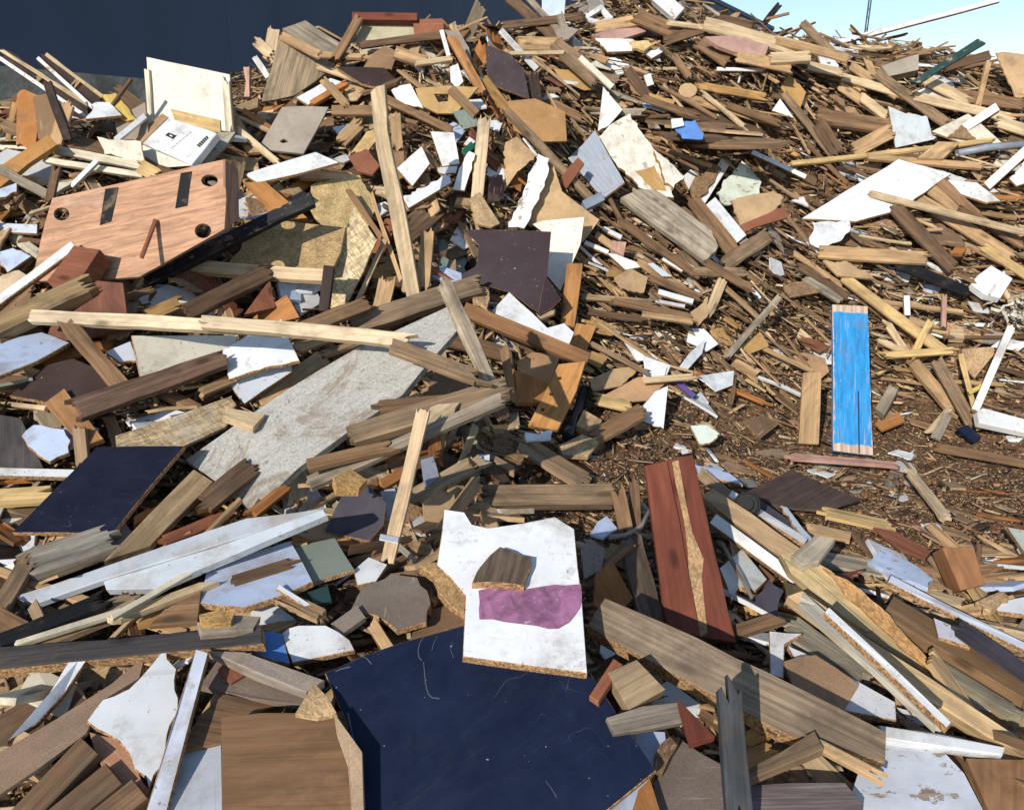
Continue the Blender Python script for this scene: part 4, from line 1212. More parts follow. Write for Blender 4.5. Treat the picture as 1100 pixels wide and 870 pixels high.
P('grey_slab', 'grimy_board', (.45, .425, .38), .04, [(199, 494), (250, 458), (300, 424), (345, 396), (390, 370), (440, 348), (484, 328), (497, 347), (469, 380), (432, 424), (376, 462), (321, 502), (272, 548), (236, 520)], 'large grey mottled slab lying across the left middle', n=(-.08, -.55, .83), axis=(0, 6), jag=.004, bend=0, cat='slab', lift=.04, land='the large grey slab')
B('long_lath', 'wood', (.66, .54, .38), .035, (30, 338, 300, 352, 13), 'long cream lath lying level across the left middle', n=(-.05, -.75, .65), lift=.05, cat='lath', land='the long cream lath')
B('long_lath', 'wood', (.66, .54, .38), .035, (215, 344, 439, 364, 13, 15), 'cream lath overlapping the grey slab end', n=(-.05, -.75, .65), lift=.03, cat='lath')
B('plank', 'old', 'greybrown', .035, (420, 370, 512, 404, 15), 'grey splintered plank lying over the grey slab', jag=.03, lift=.02)
B('batten', 'old', (.46, .38, .28), .035, (478, 303, 538, 434, 13), 'pale grooved batten slanting down right of the grey slab', lift=.05, land='the pale grooved batten')

# ------------------------------------------------------------------ centre
P('cream_sheet', 'laminate', (.78, .70, .60), .01, [(572, 241), (580, 237), (628, 233), (624, 262), (602, 313), (588, 297), (586, 252)], 'cream paper like sheet beside the dark maroon panel', n='c', cat='sheet', land='the cream sheet')
P('white_sheet', 'laminate', 'white', .02, [(528, 334), (547, 313), (588, 352), (606, 347), (617, 357), (611, 371), (578, 362), (548, 347)], 'white angular board under the dark maroon panel', n=(0, -.6, .8), cat='board', jag=.004)
P('maroon_panel', 'gloss_dark', 'maroon', .018, [(497, 247), (545, 247), (592, 249), (588, 296), (580, 337), (550, 315), (514, 304), (490, 298), (512, 286), (514, 262)], 'dark maroon broken panel in the middle of the heap', n=(-.05, -.92, .4), jag=.005, jedges={4, 5, 6, 7, 8, 9}, cat='panel', land='the dark maroon panel')
P('board_fragment', 'gloss_dark', 'maroon', .018, [(586, 296), (603, 321), (592, 332), (578, 338)], 'dark maroon triangular corner broken off its panel', n='c', jag=.006)
P('orange_post', 'varnish', (.42, .20, .07), .04, [(609, 283), (626, 283), (622, 318), (617, 352), (602, 347), (606, 310)], 'orange post standing right of the cream sheet', n='c', cat='post', axis=(1, 3))
P('orange_post', 'varnish', (.44, .21, .07), .04, [(619, 347), (641, 350), (628, 382), (611, 374)], 'short orange board below the orange post', n='c', cat='post')
P('cardboard_scrap', 'mdf', 'card', .012, [(555, 388), (572, 378), (602, 382), (590, 412), (560, 408)], 'brown cardboard behind the orange drilled board', cat='cardboard')
P('cardboard_scrap', 'mdf', 'tan', .012, [(632, 408), (660, 396), (691, 392), (668, 414), (638, 420)], 'tan cardboard leaf right of the drilled board', cat='cardboard', land='the tan cardboard leaves')
P('cardboard_scrap', 'mdf', 'card', .012, [(650, 424), (683, 406), (722, 405), (695, 430), (668, 432)], 'brown cardboard leaf below the tan one', cat='cardboard')
P('board_fragment', 'varnish', 'orange', .03, [(553, 397), (575, 405), (594, 415), (587, 432), (555, 432)], 'orange box side left of the drilled board')
P('drilled_board', 'varnish', (.52, .25, .08), .03, [(600, 391), (629, 388), (619, 420), (599, 462), (567, 457), (586, 420)], 'orange board with three small holes', n=(-.1, -.7, .75), axis=(1, 3), key='drill', bend=0, cat='board', land='the drilled orange board',
  holes=[[(601.5 - i * 9.3 + dx, 406 + i * 17 + dy) for dx, dy in ((-1.8, -1.5), (1.8, -1.8), (1.8, 1.5), (-1.8, 1.8))] for i in range(3)])
B('lath', 'wood', 'brown', .025, (541, 372, 551, 432, 10), 'brown upright lath left of the orange box side', n='c')
B('brown_rail', 'varnish', (.28, .14, .06), .04, (498, 331, 632, 386, 15), 'varnished brown rail crossing the middle', n=(0, -.75, .65), lift=.05, cat='rail', land='the varnished brown rail')
tb = [at(629, 416), at(624, 432), at(617, 450), at(609, 470)]
tube('black_hose', 'plastic', 'black', tb, [.028, .034, .03, .034], 'lumpy black hose beside the drilled orange board', cat='hose', noise=.12)
P('board_fragment', 'laminate', (.62, .65, .72), .02, [(680, 450), (690, 436), (703, 420), (718, 414), (713, 461)], 'pale standing scrap right of the cardboard leaves', n='c', land='the pale standing scrap')
for pl, lb in (([(668, 366), (680, 372), (697, 388), (684, 388)], 'white torn shard above the cardboard leaves'), ([(690, 384), (720, 394), (716, 404), (692, 396)], 'white shard right of the torn one'),
               ([(747, 406), (768, 401), (787, 400), (787, 414), (769, 421)], 'white curled scrap on the dirt near the heap foot'), ([(726, 399), (740, 380), (756, 366), (754, 380), (738, 398)], 'white bent strip near the heap foot'),
               ([(690, 402), (716, 396), (712, 410), (694, 410)], 'pale scrap peeping above the brown leaf')):
    P('plastic_sheet', 'plastic', 'white', .008, pl, lb, cat='scrap', bend=.02)
B('strip', 'plastic', 'violet', .012, (723, 406, 746, 425, 5), 'short purple strip near the white curled scrap', lift=.01)
P('board_fragment', 'laminate', (.66, .70, .60), .015, [(741, 457), (759, 456), (774, 466), (766, 474), (751, 477)], 'pale green chip lying on the dirt', land='the pale green chip')
P('wooden_box', 'wood', 'pine', .05, [(619, 456), (627, 440), (647, 451), (639, 467)], 'light wood block near the foot of the drilled board', cat='block')
B('plank', 'wood', 'brown', .035, (636, 470, 690, 440, 16), 'brown plank leaning below the cardboard leaves')
P('board_fragment', 'chipboard', 'tan', .03, [(600, 478), (626, 466), (644, 474), (632, 490), (604, 488)], 'tan broken board below the wood block')
B('plank', 'wood', 'straw', .03, (642, 428, 676, 436, 12), 'straw splintered board under the brown leaf', jag=.02)
B('plank', 'wood', 'pale', .015, (690, 408, 745, 404, 6), 'pale thin stick near the white shards')
P('board_fragment', 'mdf', 'umber', .02, [(798, 452), (818, 446), (836, 456), (818, 470)], 'dark scrap on the dirt left of the short tan plank')
B('stick', 'old', 'grey', .02, (838, 318, 780, 384, 7), 'long grey stick leaning left of the blue plank', lift=.06, land='the long grey stick')
P('board_fragment', 'mdf', 'ochre', .02, [(796, 372), (816, 356), (826, 372), (806, 380)], 'yellow ochre scrap under the long grey stick')

# ------------------------------------------------------------------ dirt clearing
P('dark_board', 'old', (.085, .055, .042), .015, [(800, 530), (850, 504), (890, 522), (924, 536), (884, 548), (836, 544)], 'dark brown board lying flat on the dirt', n='u', cat='board', land='the dark flat board')
B('stick', 'wood', 'pink', .02, (850, 489, 965, 498, 5), 'thin pale stick lying at the foot of the blue plank', n='u')
B('stick', 'wood', 'pale', .02, (978, 506, 1018, 556, 9), 'pale pointed stick lying on the dirt clearing', n='u', land='the pale pointed stick')
B('stick', 'wood', 'straw', .02, (888, 549, 952, 563, 10), 'yellow splintered stick lying below the dark flat board', n='u', jag=.02)
P('board_fragment', 'varnish', 'rust', .015, [(938, 566), (960, 570), (1000, 592), (994, 600), (968, 590)], 'rust brown strip lying on the dirt clearing', n='u')
P('board_fragment', 'worn_paint', 'paleblue', .02, [(932, 604), (946, 590), (984, 607), (1002, 622), (997, 632), (966, 622)], 'peeling pale blue board beside the split yellow timber', n='u', jag=.01)
P('brown_block', 'varnish', (.33, .15, .065), .12, [(1012, 588), (1046, 587), (1058, 628), (1032, 634)], 'orange brown wood block standing on the dirt at right', n=(-.15, -.75, .65), cat='block', land='the orange brown block')
P('board_fragment', 'laminate', 'palegreen', .02, [(1082, 566), (1104, 570), (1104, 598)], 'pale yellow scrap at the right edge of the clearing', n='u')
B('batten', 'wood', 'tan', .02, (870, 566, 914, 576, 9), 'tan splinter lying below the yellow splintered stick', n='u')
P('board_fragment', 'laminate', 'paleblue', .015, [(746, 499), (770, 503), (784, 508), (798, 521), (770, 514), (750, 510)], 'pale blue torn shard on the dirt beside the red brown door', n='u', jag=.008)
B('plank', 'old', 'greybrown', .03, (560, 474, 628, 516, 19), 'grey plank lying at the edge of the dirt clearing', land='the grey plank at the clearing')
P('plastic_sheet', 'plastic', 'white', .012, [(564, 464), (580, 466), (594, 461), (592, 472), (566, 474)], 'white foam lumps at the foot of the drilled board', jag=.008, cat='foam')
P('plastic_sheet', 'plastic', 'white', .012, [(498, 502), (512, 488), (526, 488), (522, 504), (508, 510)], 'white crumpled plastic at the clearing edge', jag=.012, cat='plastic')
B('log_pole', 'old', (.27, .19, .12), .08, (518, 531, 658, 530, 22), 'level brown timber with a sawn pale end below the clearing', n=(0, -.6, .8), cat='timber', land='the level brown timber')

# ------------------------------------------------------------------ between slab and foreground
B('plank', 'old', 'umber', .04, (408, 436, 482, 430, 13), 'dark plank under the right end of the grey slab')
B('log_pole', 'old', (.31, .22, .14), .06, (378, 466, 545, 414, 20), 'weathered log with pale torn patch right of the grey slab', lift=.03, cat='log', land='the weathered log')
P('board_fragment', 'wood', 'pale', .02, [(444, 452), (470, 434), (494, 432), (490, 448), (466, 456)], 'pale torn wood patch on the weathered log', jag=.015)
B('plank', 'old', (.30, .25, .19), .035, (332, 518, 540, 428, 14), 'long grey plank below the weathered log', lift=.02)
B('plank', 'old', 'brown', .03, (330, 498, 420, 478, 12), 'brown board under the grey slab edge')
B('plank', 'old', 'orange', .03, (272, 550, 308, 521, 11), 'orange broken edge stub at the foot of the grey slab')
P('board_fragment', 'chipboard', 'ochre', .04, [(358, 512), (376, 503), (395, 515), (386, 524), (362, 524)], 'ochre chipboard lump below the grey slab')
B('plank', 'varnish', 'orange', .03, (410, 520, 434, 506, 11), 'orange rounded stick left of the pale tall lath')
P('plastic_sheet', 'plastic', (.30, .31, .38), .01, [(452, 494), (466, 490), (472, 512), (456, 524)], 'grey clear plastic beside the pale tall lath', cat='plastic')
P('plastic_sheet', 'plastic', (.45, .46, .48), .01, [(408, 528), (424, 524), (430, 548), (418, 560)], 'crumpled silver foil beside the pale tall lath', jag=.012, cat='foil')
P('cardboard_scrap', 'mdf', 'tan', .012, [(454, 540), (470, 524), (488, 530), (492, 556), (470, 574), (456, 568)], 'rounded tan hardboard above the white door panel', cat='cardboard')
B('batten', 'wood', 'tan', .025, (512, 516, 466, 580, 13), 'tan batten running under the white door panel')
P('dark_plate', 'gloss_dark', 'slate', .018, [(349, 571), (360, 546), (373, 523), (397, 523), (415, 540), (412, 563), (397, 581), (372, 576)], 'dark slate coloured plate below the grey slab', n=(.05, -.55, .85), jag=.006, cat='plate', land='the dark slate plate')
B('batten', 'wood', (.58, .43, .28), .02, (455, 439, 416, 604, 14), 'pale tall lath standing left of the white door panel', n=(-.1, -.8, .6), lift=.06, land='the pale tall lath')
B('strap', 'plastic', 'silver', .006, (408, 576, 428, 580, 6), 'thin grey strap round the foot of the pale tall lath', lift=.01)
B('strap', 'plastic', 'grey', .006, (428, 586, 446, 602, 6), 'loose grey strap right of the pale tall lath')
P('green_square', 'laminate', (.22, .26, .21), .018, [(308, 588), (360, 577), (381, 611), (336, 625)], 'grey green square board below the dark slate plate', cat='board', n='u', land='the grey green square')
P('shelf_board', 'laminate', 'paleblue', .025, [(213, 648), (222, 612), (268, 594), (312, 580), (336, 624), (300, 640), (262, 652)], 'pale blue white shelf board under the silver planks', n='u', cat='board', land='the pale blue shelf board')
B('lath', 'old', 'umber', .015, (250, 622, 312, 603, 9), 'dark strip lying on the pale blue shelf board', n='u')
P('board_fragment', 'laminate', 'white', .02, [(380, 612), (396, 598), (416, 606), (404, 624), (384, 628)], 'white scrap below the pale tall lath')
P('taupe_plate', 'mdf', (.23, .185, .15), .02, [(375, 658), (384, 640), (396, 628), (420, 616), (448, 620), (461, 641), (458, 668), (427, 677), (404, 661)], 'taupe broken chipboard plate above the navy panel', jag=.010, core='core', cat='plate', n='u', land='the taupe broken plate')
B('lath', 'laminate', 'white', .012, (298, 630, 340, 656, 6), 'thin white lath below the grey green square')
P('board_fragment', 'plastic', 'green', .02, [(330, 636), (352, 628), (356, 644), (338, 650)], 'dark green scrap below the grey green square')

# left edge, lower
P('board_fragment', 'old', (.10, .085, .08), .02, [(-8, 444), (22, 449), (34, 474), (46, 502), (-8, 502)], 'dark grey board at the left edge')
P('board_fragment', 'laminate', 'paleblue', .02, [(23, 468), (36, 456), (54, 459), (69, 461), (76, 473), (74, 486), (53, 496), (41, 489)], 'pale blue ragged scrap left of the orange plank', jag=.008, land='the ragged pale blue scrap')
P('orange_plank', 'varnish', (.42, .21, .085), .03, [(47, 433), (69, 417), (111, 471), (90, 479), (70, 458)], 'orange plank leaning at the left above the black panel', axis=(1, 2), cat='plank', land='the orange plank at left')
B('plank', 'wood', 'greybrown', .03, (84, 460, 88, 500, 14), 'short grey brown plank in front of the orange one', n='c')
B('batten', 'laminate', 'white', .025, (-8, 506, 80, 508, 9), 'white level batten at the left edge')
B('plank', 'wood', 'straw', .03, (-8, 534, 55, 530, 18), 'straw splintered wood under the black panel at left', jag=.02)
P('wooden_box', 'wood', 'pale', .04, [(239, 446), (246, 438), (285, 445), (272, 459)], 'pale wood wedge at the corner of the grey slab', cat='block')
B('plank', 'old', 'umber', .04, (220, 540, 270, 500, 22), 'dark board under the corner of the grey slab')
B('plank', 'old', 'rust', .03, (176, 580, 244, 552, 11), 'rust brown strip beneath the corner of the grey slab')
P('tan_plank', 'wood', (.40, .285, .165), .035, [(208, 504), (229, 517), (162, 586), (112, 602)], 'tan plank running down beside the black panel', axis=(3, 0), cat='plank', land='the tan plank by the black panel')
B('log_pole', 'old', (.25, .23, .20), .07, (32, 604, 118, 576, 28), 'grey log end under the black panel', cat='log')
P('black_panel', 'gloss_dark', (.0075, .009, .022), .02, [(13, 572), (60, 524), (104, 480), (150, 479), (198, 479), (160, 524), (122, 572)], 'black laminated panel lying at the left', n=(-.05, -.45, .9), bend=0, lift=.03, cat='panel', axis=(0, 6), land='the black panel')
P('silver_plank', 'laminate', (.44, .47, .50), .03, [(13, 641), (140, 598), (265, 556), (348, 546), (230, 586), (112, 622), (38, 648)], 'upper silver grey painted plank at left', n=(-.05, -.4, .92), axis=(0, 2), jag=.003, cat='plank', land='the silver grey planks', core='laminate', bend=0)
P('silver_plank', 'laminate', (.50, .54, .57), .035, [(111, 624), (230, 588), (347, 547), (351, 553), (255, 594), (166, 632), (114, 633)], 'lower silver grey painted plank at left', n=(-.05, -.45, .9), axis=(0, 2), jag=.003, cat='plank', core='laminate', bend=0)
B('plank', 'old', 'greybrown', .04, (0, 650, 30, 600, 18), 'grey brown board edge at the left edge')

# ------------------------------------------------------------------ foreground left
P('white_board', 'laminate', (.66, .67, .70), .02, [(10, 802), (30, 775), (52, 745), (77, 710), (98, 709), (70, 744), (41, 778)], 'white curved board under the dark beam', cat='board', bend=.03)
for i, (x0, y0, x1, y1, w_) in enumerate([(10, 890, 96, 800, 26), (46, 892, 122, 830, 28), (92, 892, 150, 846, 26)]):
    B('pallet_slat', 'old', 'umber', .03, (x0, y0, x1, y1, w_), ['first dark slat from the left at the bottom left corner', 'second dark slat from the left at the bottom left corner', 'third dark slat beside the white narrow board'][i], n=(-.1, -.4, .9), bend=0, jag=.004, cat='slat', group='dark slats in the bottom left corner')
B('plank', 'wood', (.34, .24, .14), .03, (22, 692, 142, 645, 22), 'tan board behind the dark beam at left', n='u')
B('plank', 'old', 'black', .03, (-8, 690, 110, 643, 15), 'black plank above the dark beam at left', n='u', lift=.02)
P('hardboard_sheet', 'mdf', (.36, .235, .15), .012, [(-12, 815), (60, 772), (120, 734), (156, 704), (150, 728), (110, 752), (93, 787), (40, 826), (-12, 862)], 'brown hardboard strip sweeping to the left edge', n='u', jag=.004, cat='sheet', lift=.03, land='the brown hardboard strip')
P('torn_panel', 'laminate', 'white', .012, [(93, 774), (110, 751), (149, 729), (163, 713), (178, 695), (190, 718), (192, 749), (178, 807), (160, 847), (138, 809), (128, 796)], 'white torn panel with ragged brown edge at lower left', n=(.05, -.25, .95), jag=.010, key='torn', bend=0, cat='panel', lift=.03, land='the white torn panel')
P('torn_flap', 'mdf', (.42, .20, .11), .008, [(96, 786), (122, 792), (140, 812), (160, 848), (150, 858), (110, 824)], on='torn', jag=.010, up=-.012)
B('white_narrow_board', 'laminate', (.62, .65, .72), .025, (217, 698, 166, 876, 14, 22), 'narrow white board running to the bottom edge', n=(.1, -.3, .93), cat='board', lift=.04, land='the narrow white board')
P('plastic_sheet', 'laminate', (.56, .59, .62), .01, [(196, 805), (238, 797), (240, 880), (176, 880)], 'grey white sheet beside the brown panel at the bottom', n='u', cat='sheet')
P('board_fragment', 'old', 'brown', .025, [(196, 806), (214, 768), (240, 745), (300, 755), (262, 772), (238, 798)], 'dark wood board behind the brown panel')
P('taupe_board', 'mdf', (.22, .16, .12), .02, [(214, 736), (235, 706), (262, 722), (340, 748), (326, 756), (270, 750)], 'taupe brown board above the brown panel', n='u', cat='board')
P('rust_scrap', 'varnish', 'rust', .012, [(234, 719), (246, 706), (258, 697), (274, 718), (248, 734)], 'torn rust brown scrap above the brown panel', jag=.008, cat='scrap')
P('taupe_board', 'mdf', (.34, .27, .215), .03, [(224, 700), (262, 700), (348, 731), (329, 744), (270, 722)], 'taupe plank with raw orange edge above the brown panel', n='u', cat='board', axis=(1, 2), core='wood')
P('blue_scrap', 'laminate', 'blue', .015, [(270, 701), (284, 677), (303, 680), (312, 713), (290, 708)], 'blue scrap left of the white half round board', cat='scrap', land='the blue scrap')
P('half_round', 'laminate', 'white', .022, [(302, 680), (310, 674), (321, 671), (350, 671), (364, 678), (376, 687), (381, 698), (350, 705), (314, 712)], 'white half round board above the navy panel', n=(0.05, -.35, .92), cat='board', bend=0, land='the white half round board')
B('batten', 'mdf', 'taupe', .02, (360, 676, 388, 656, 16), 'taupe batten between half round board and taupe plate')
B('dark_beam', 'old', (.055, .048, .048), .05, (-10, 708, 282, 682, 24, 18), 'long dark beam with orange underside at the left', n=(0, -.40, .92), core='core', lift=.04, cat='beam', land='the long dark beam')
B('splintered_lath', 'wood', 'cream', .02, (18, 690, 130, 655, 5), 'cream splintered lath above the dark beam', lift=.03, jag=.02, cat='lath')
B('splintered_lath', 'wood', 'pale', .025, (128, 660, 216, 628, 9, 7), 'pale split lath end left of the pale blue shelf', lift=.03, jag=.03, cat='lath')
B('splintered_lath', 'wood', 'cream', .012, (120, 662, 196, 618, 6), 'cream thin splinter rising beside the silver plank', lift=.03, jag=.02, cat='lath')
P('board_fragment', 'old', 'brown', .02, [(160, 672), (190, 640), (216, 634), (212, 668)], 'brown board under the split lath')
P('board_fragment', 'old', 'grey', .03, [(212, 668), (250, 660), (280, 662), (272, 676), (216, 680)], 'grey wood edge under the pale blue shelf board')
P('rust_scrap', 'chipboard', 'ochre', .02, [(214, 660), (236, 654), (252, 658), (248, 668), (216, 670)], 'ochre crumbly edge under the pale blue shelf board', jag=.01, cat='scrap')

# ------------------------------------------------------------------ foreground centre
P('blue_board', 'laminate', 'paleblue', .02, [(640, 880), (666, 783), (715, 785), (717, 800), (703, 828), (676, 880)], 'pale blue board peeping out under the navy panel', n='u', cat='board')
P('board_fragment', 'varnish', 'orange', .02, [(676, 880), (686, 848), (698, 836), (712, 880)], 'orange board below the corner of the navy panel', n='u')
P('board_fragment', 'chipboard', 'umber', .02, [(703, 826), (708, 800), (720, 790), (728, 800), (712, 830)], 'broken chipboard edge right of the navy panel', jag=.01)
P('navy_panel', 'gloss_dark', 'navy', .022, [(349, 723), (390, 704), (430, 690), (500, 671), (560, 690), (634, 722), (668, 774), (705, 827), (640, 880), (388, 880), (372, 776)], 'large navy blue panel lying in the foreground', n=(-.03, -.40, .92), jag=.004, jedges={9, 10}, bend=0, axis=(7, 8), lift=.02, key='navy', cat='panel', land='the large navy panel')
for pts_, w_ in (([(456, 683), (451, 690), (449, 699), (450, 706), (453, 709)], 1.1), ([(455, 711), (456, 722), (457, 734), (460, 745), (464, 749), (472, 750)], 1.3), ([(360, 721), (367, 718), (376, 716)], 1.5), ([(388, 704), (394, 707), (399, 713)], 1.2), ([(486, 689), (484, 698), (487, 706)], .7), ([(586, 838), (592, 846), (598, 856)], .9), ([(470, 683), (466, 690), (464, 698)], .7)):
    stroke('scratch', pts_, w_, (.085, .092, .115), 'navy')
P('brown_panel', 'varnish', (.215, .118, .058), .025, [(238, 770), (280, 765), (362, 765), (376, 816), (380, 880), (238, 880)], 'brown wood grained panel at the bottom beside the navy panel', n=(-.03, -.42, .9), bend=0, axis=(0, 2), cat='panel', lift=.02, land='the brown wood panel')
P('torn_strip', 'mdf', (.42, .29, .18), .016, [(358, 764), (374, 786), (389, 807), (391, 880), (378, 880), (374, 824), (362, 790)], 'tan torn hardboard strip between the brown and navy panels', n=(-.03, -.42, .9), jag=.006, lift=.02, cat='strip')
P('torn_triangle', 'chipboard', (.50, .33, .17), .02, [(317, 766), (327, 750), (337, 733), (352, 748), (362, 766), (340, 770)], 'tan torn triangle at the corner of the brown panel', jag=.006, cat='scrap')
P('chip_lump', 'chipboard', (.48, .29, .13), .04, [(450, 607), (470, 603), (488, 602), (498, 625), (500, 664), (484, 650), (470, 628)], 'orange broken chipboard under the white door panel', jag=.014, core='core', cat='chipboard')
P('white_door_panel', 'laminate', (.80, .80, .80), .03, [(477, 547), (499, 550), (507, 563), (524, 567), (560, 562), (596, 555), (617, 568), (621, 610), (625, 640), (631, 723), (560, 714), (497, 705), (500, 640), (485, 622), (469, 607)], 'white broken door panel with a purple band in the foreground centre', n=(.05, -.36, .93), jag=.005, jedges={0, 1, 2, 3, 4, 5, 12, 13, 14}, bend=0, lift=.05, key='door', cat='panel', axis=(10, 9), land='the white panel with the purple band')
P('purple_band', 'marbled', (.27, .115, .20), .001, [(514, 634), (530, 630), (580, 630), (624, 627), (624, 652), (618, 661), (600, 675), (560, 670), (515, 665)], on='door', jag=.007, core='ink')
P('bark_piece', 'old', (.13, .095, .07), .03, [(507, 626), (516, 608), (537, 587), (571, 598), (563, 629), (540, 626)], 'dark bark like wood scrap lying on the white door panel', n=(.05, -.36, .93), jag=.010, core='core', cat='scrap', lift=.005)

# red brown door
P('door_leaf', 'varnish', (.175, .048, .028), .03, [(692, 500), (718, 494), (744, 488), (766, 586), (791, 690), (752, 684), (716, 677), (703, 580)], 'red brown door plank with a torn strip down its middle', n=(-.05, -.62, .78), axis=(2, 4), bend=0, lift=.04, key='rdoor', cat='door', land='the red brown door')
P('torn_strip', 'chipboard', (.42, .26, .13), .003, [(722, 496), (729, 494), (737, 540), (744, 572), (756, 600), (754, 620), (760, 680), (752, 684), (740, 620), (735, 560), (726, 520)], on='rdoor', jag=.006)
P('raised_board', 'varnish', (.21, .06, .034), .010, [(693, 501), (716, 495), (730, 560), (752, 683), (717, 676), (704, 582)], on='rdoor')
B('plank', 'old', 'brown', .04, (664, 526, 674, 574, 15), 'brown plank stub left of the red brown door', n='c')
B('plank', 'old', 'umber', .03, (681, 516, 684, 568, 10), 'dark plank stub beside the red brown door', n='c')
B('plank', 'old', (.19, .14, .10), .04, (678, 578, 702, 668, 24), 'grey brown plank leaning below the dark stubs', lift=.02)
B('plank', 'wood', 'brown', .03, (628, 630, 674, 586, 10), 'brown stick slanting right of the white door panel')
P('board_fragment', 'varnish', 'orange', .03, [(640, 616), (658, 602), (680, 642), (662, 664), (638, 650)], 'orange brown board right of the white door panel', n='k')
P('board_fragment', 'grimy_board', 'taupe', .02, [(624, 590), (634, 578), (650, 590), (646, 612), (628, 622)], 'taupe scrap beside the white door panel edge')
P('plastic_sheet', 'plastic', 'paleblue', .012, [(634, 574), (642, 560), (652, 554), (663, 567), (648, 578)], 'pale blue white scrap above the orange brown board', cat='scrap')
ar = [at(655, 577, .03), at(672, 575, .03), at(688, 566, .03), at(696, 550, .03), at(690, 542, .03)]
tube('bent_strip', 'plastic', 'grey', ar, .012, 'bent grey plastic strip left of the red brown door', cat='strip', sides=8)

# ------------------------------------------------------------------ right of the red door
B('plank', 'wood', (.40, .285, .17), .03, (752, 506, 800, 546, 10), 'tan thin plank at the upper end of the split timber')
B('plank', 'old', 'slate', .03, (800, 536, 872, 584, 18), 'dark board behind the split timber')
P('board_fragment', 'laminate', 'silver', .012, [(838, 543), (846, 545), (862, 566), (876, 582), (866, 580), (850, 562)], 'silvery shard beside the dark flat board', n='u')
B('batten', 'laminate', 'offwhite', .025, (784, 530, 866, 582, 8), 'off white batten passing under the black knob')
cp = at(803, 542, .10)
kb = bpy.data.objects.new('drain_plug', None)
kb.location = Vector(cp)
kb['label'] = 'round black plastic cap on the off white batten'
kb['category'] = 'cap'
col.objects.link(kb)
axv = Vector((-.35, -.8, .45)).normalized()
for nm, r_, d0, d1 in (('flange', .062, -.004, .016), ('hub', .032, .016, .06), ('rim', .052, .014, .028)):
    o = tube(nm, 'ink', (.006, .006, .007), [axv * d0, axv * (d0 * .6 + d1 * .4), axv * d1], [r_, r_ * 1.03, r_ * .96], sides=20)
    o.parent = kb
B('batten', 'laminate', 'offwhite', .04, (766, 556, 856, 622, 12), 'white painted board beneath the split yellow timber', n=(-.2, -.6, .75))
P('white_plate', 'laminate', (.68, .68, .60), .02, [(773, 610), (786, 599), (797, 590), (824, 622), (812, 634), (794, 630), (786, 646)], 'cream white broken plate right of the red brown door', jag=.006, cat='plate', land='the cream broken plate')
P('plastic_sheet', 'plastic', 'slate', .01, [(812, 640), (826, 622), (842, 634), (836, 660), (818, 664)], 'dark plastic rag right of the cream plate', jag=.01, cat='plastic')
P('mossy_board', 'old', (.13, .11, .05), .03, [(842, 624), (870, 634), (892, 648), (866, 652), (846, 642)], 'mossy dark board beside the split timber', cat='board')
B('stick', 'old', 'grey', .012, (776, 582, 808, 640, 3), 'thin grey wire like rod over the cream plate', lift=.03)
P('split_timber', 'wood', (.44, .31, .185), .06, [(754, 533), (765, 524), (806, 550), (856, 586), (880, 602), (868, 616), (830, 592), (790, 562)], 'tan squared timber end above the split yellow timber', n=(-.15, -.55, .82), axis=(0, 4), jag=.004, jedges={4}, cat='timber', lift=.03, bend=0)
P('split_timber', 'wood', (.55, .42, .23), .06, [(838, 594), (858, 592), (892, 612), (926, 636), (958, 668), (992, 704), (1014, 724), (1006, 732), (966, 706), (918, 674), (876, 636), (848, 612)], 'long split yellow timber running down to the right', n=(-.15, -.55, .82), axis=(0, 6), jag=.007, jedges={2, 3, 4, 5, 6, 7}, cat='timber', lift=.03, bend=0, key='split', land='the split yellow timber')
P('torn_face', 'chipboard', (.46, .25, .10), .012, [(884, 610), (910, 622), (936, 644), (966, 676), (1000, 712), (1012, 724), (1000, 722), (966, 694), (934, 662), (908, 640)], on='split', jag=.010)
P('splinter_strip', 'wood', (.58, .45, .25), .012, [(842, 600), (870, 618), (906, 648), (938, 676), (930, 678), (890, 650), (850, 616)], on='split', jag=.004)
P('wooden_box', 'wood', (.44, .38, .29), .03, [(850, 596), (876, 574), (898, 578), (880, 602), (862, 606)], 'grey wood offcut lying across the split timber', cat='block', lift=.01)
B('plank', 'old', (.20, .14, .09), .04, (1028, 712, 1104, 758, 14), 'red brown plank under the long brown beam at right', n='u')
B('long_white_lath', 'laminate', (.66, .68, .74), .02, (955, 622, 1106, 698, 8), 'long white lath slanting to the right edge', n='u', lift=.03, cat='lath', land='the long white lath at right')
P('white_scrap', 'laminate', 'white', .02, [(1066, 650), (1084, 644), (1104, 640), (1104, 660), (1072, 656)], 'white scrap at the right edge above the long lath', cat='scrap')
P('board_fragment', 'chipboard', 'tan', .03, [(1048, 646), (1076, 634), (1084, 640), (1056, 654)], 'tan splintered edge above the right edge scrap')
B('brown_beam', 'varnish', (.25, .145, .07), .05, (954, 650, 1106, 740, 23), 'long brown beam lying at the right', n='u', cat='beam', land='the long brown beam at right')
P('board_fragment', 'laminate', (.56, .55, .60), .02, [(1003, 663), (1042, 680), (1042, 694), (1008, 684)], 'grey white scrap behind the long brown beam')
B('plank', 'old', 'slate', .03, (1030, 672, 1104, 722, 14), 'dark plank between the white lath and brown beam')
B('batten', 'old', (.30, .27, .19), .03, (1006, 712, 1088, 762, 11), 'grey green batten below the long brown beam')
P('split_timber', 'wood', (.56, .40, .225), .06, [(846, 640), (862, 634), (930, 684), (1000, 728), (1050, 762), (1104, 798), (1104, 812), (1060, 790), (990, 746), (910, 690)], 'pale timber with torn face running to the lower right corner', n=(-.1, -.5, .86), axis=(0, 5), jag=.006, cat='timber', lift=.03, bend=0, land='the pale torn timber')
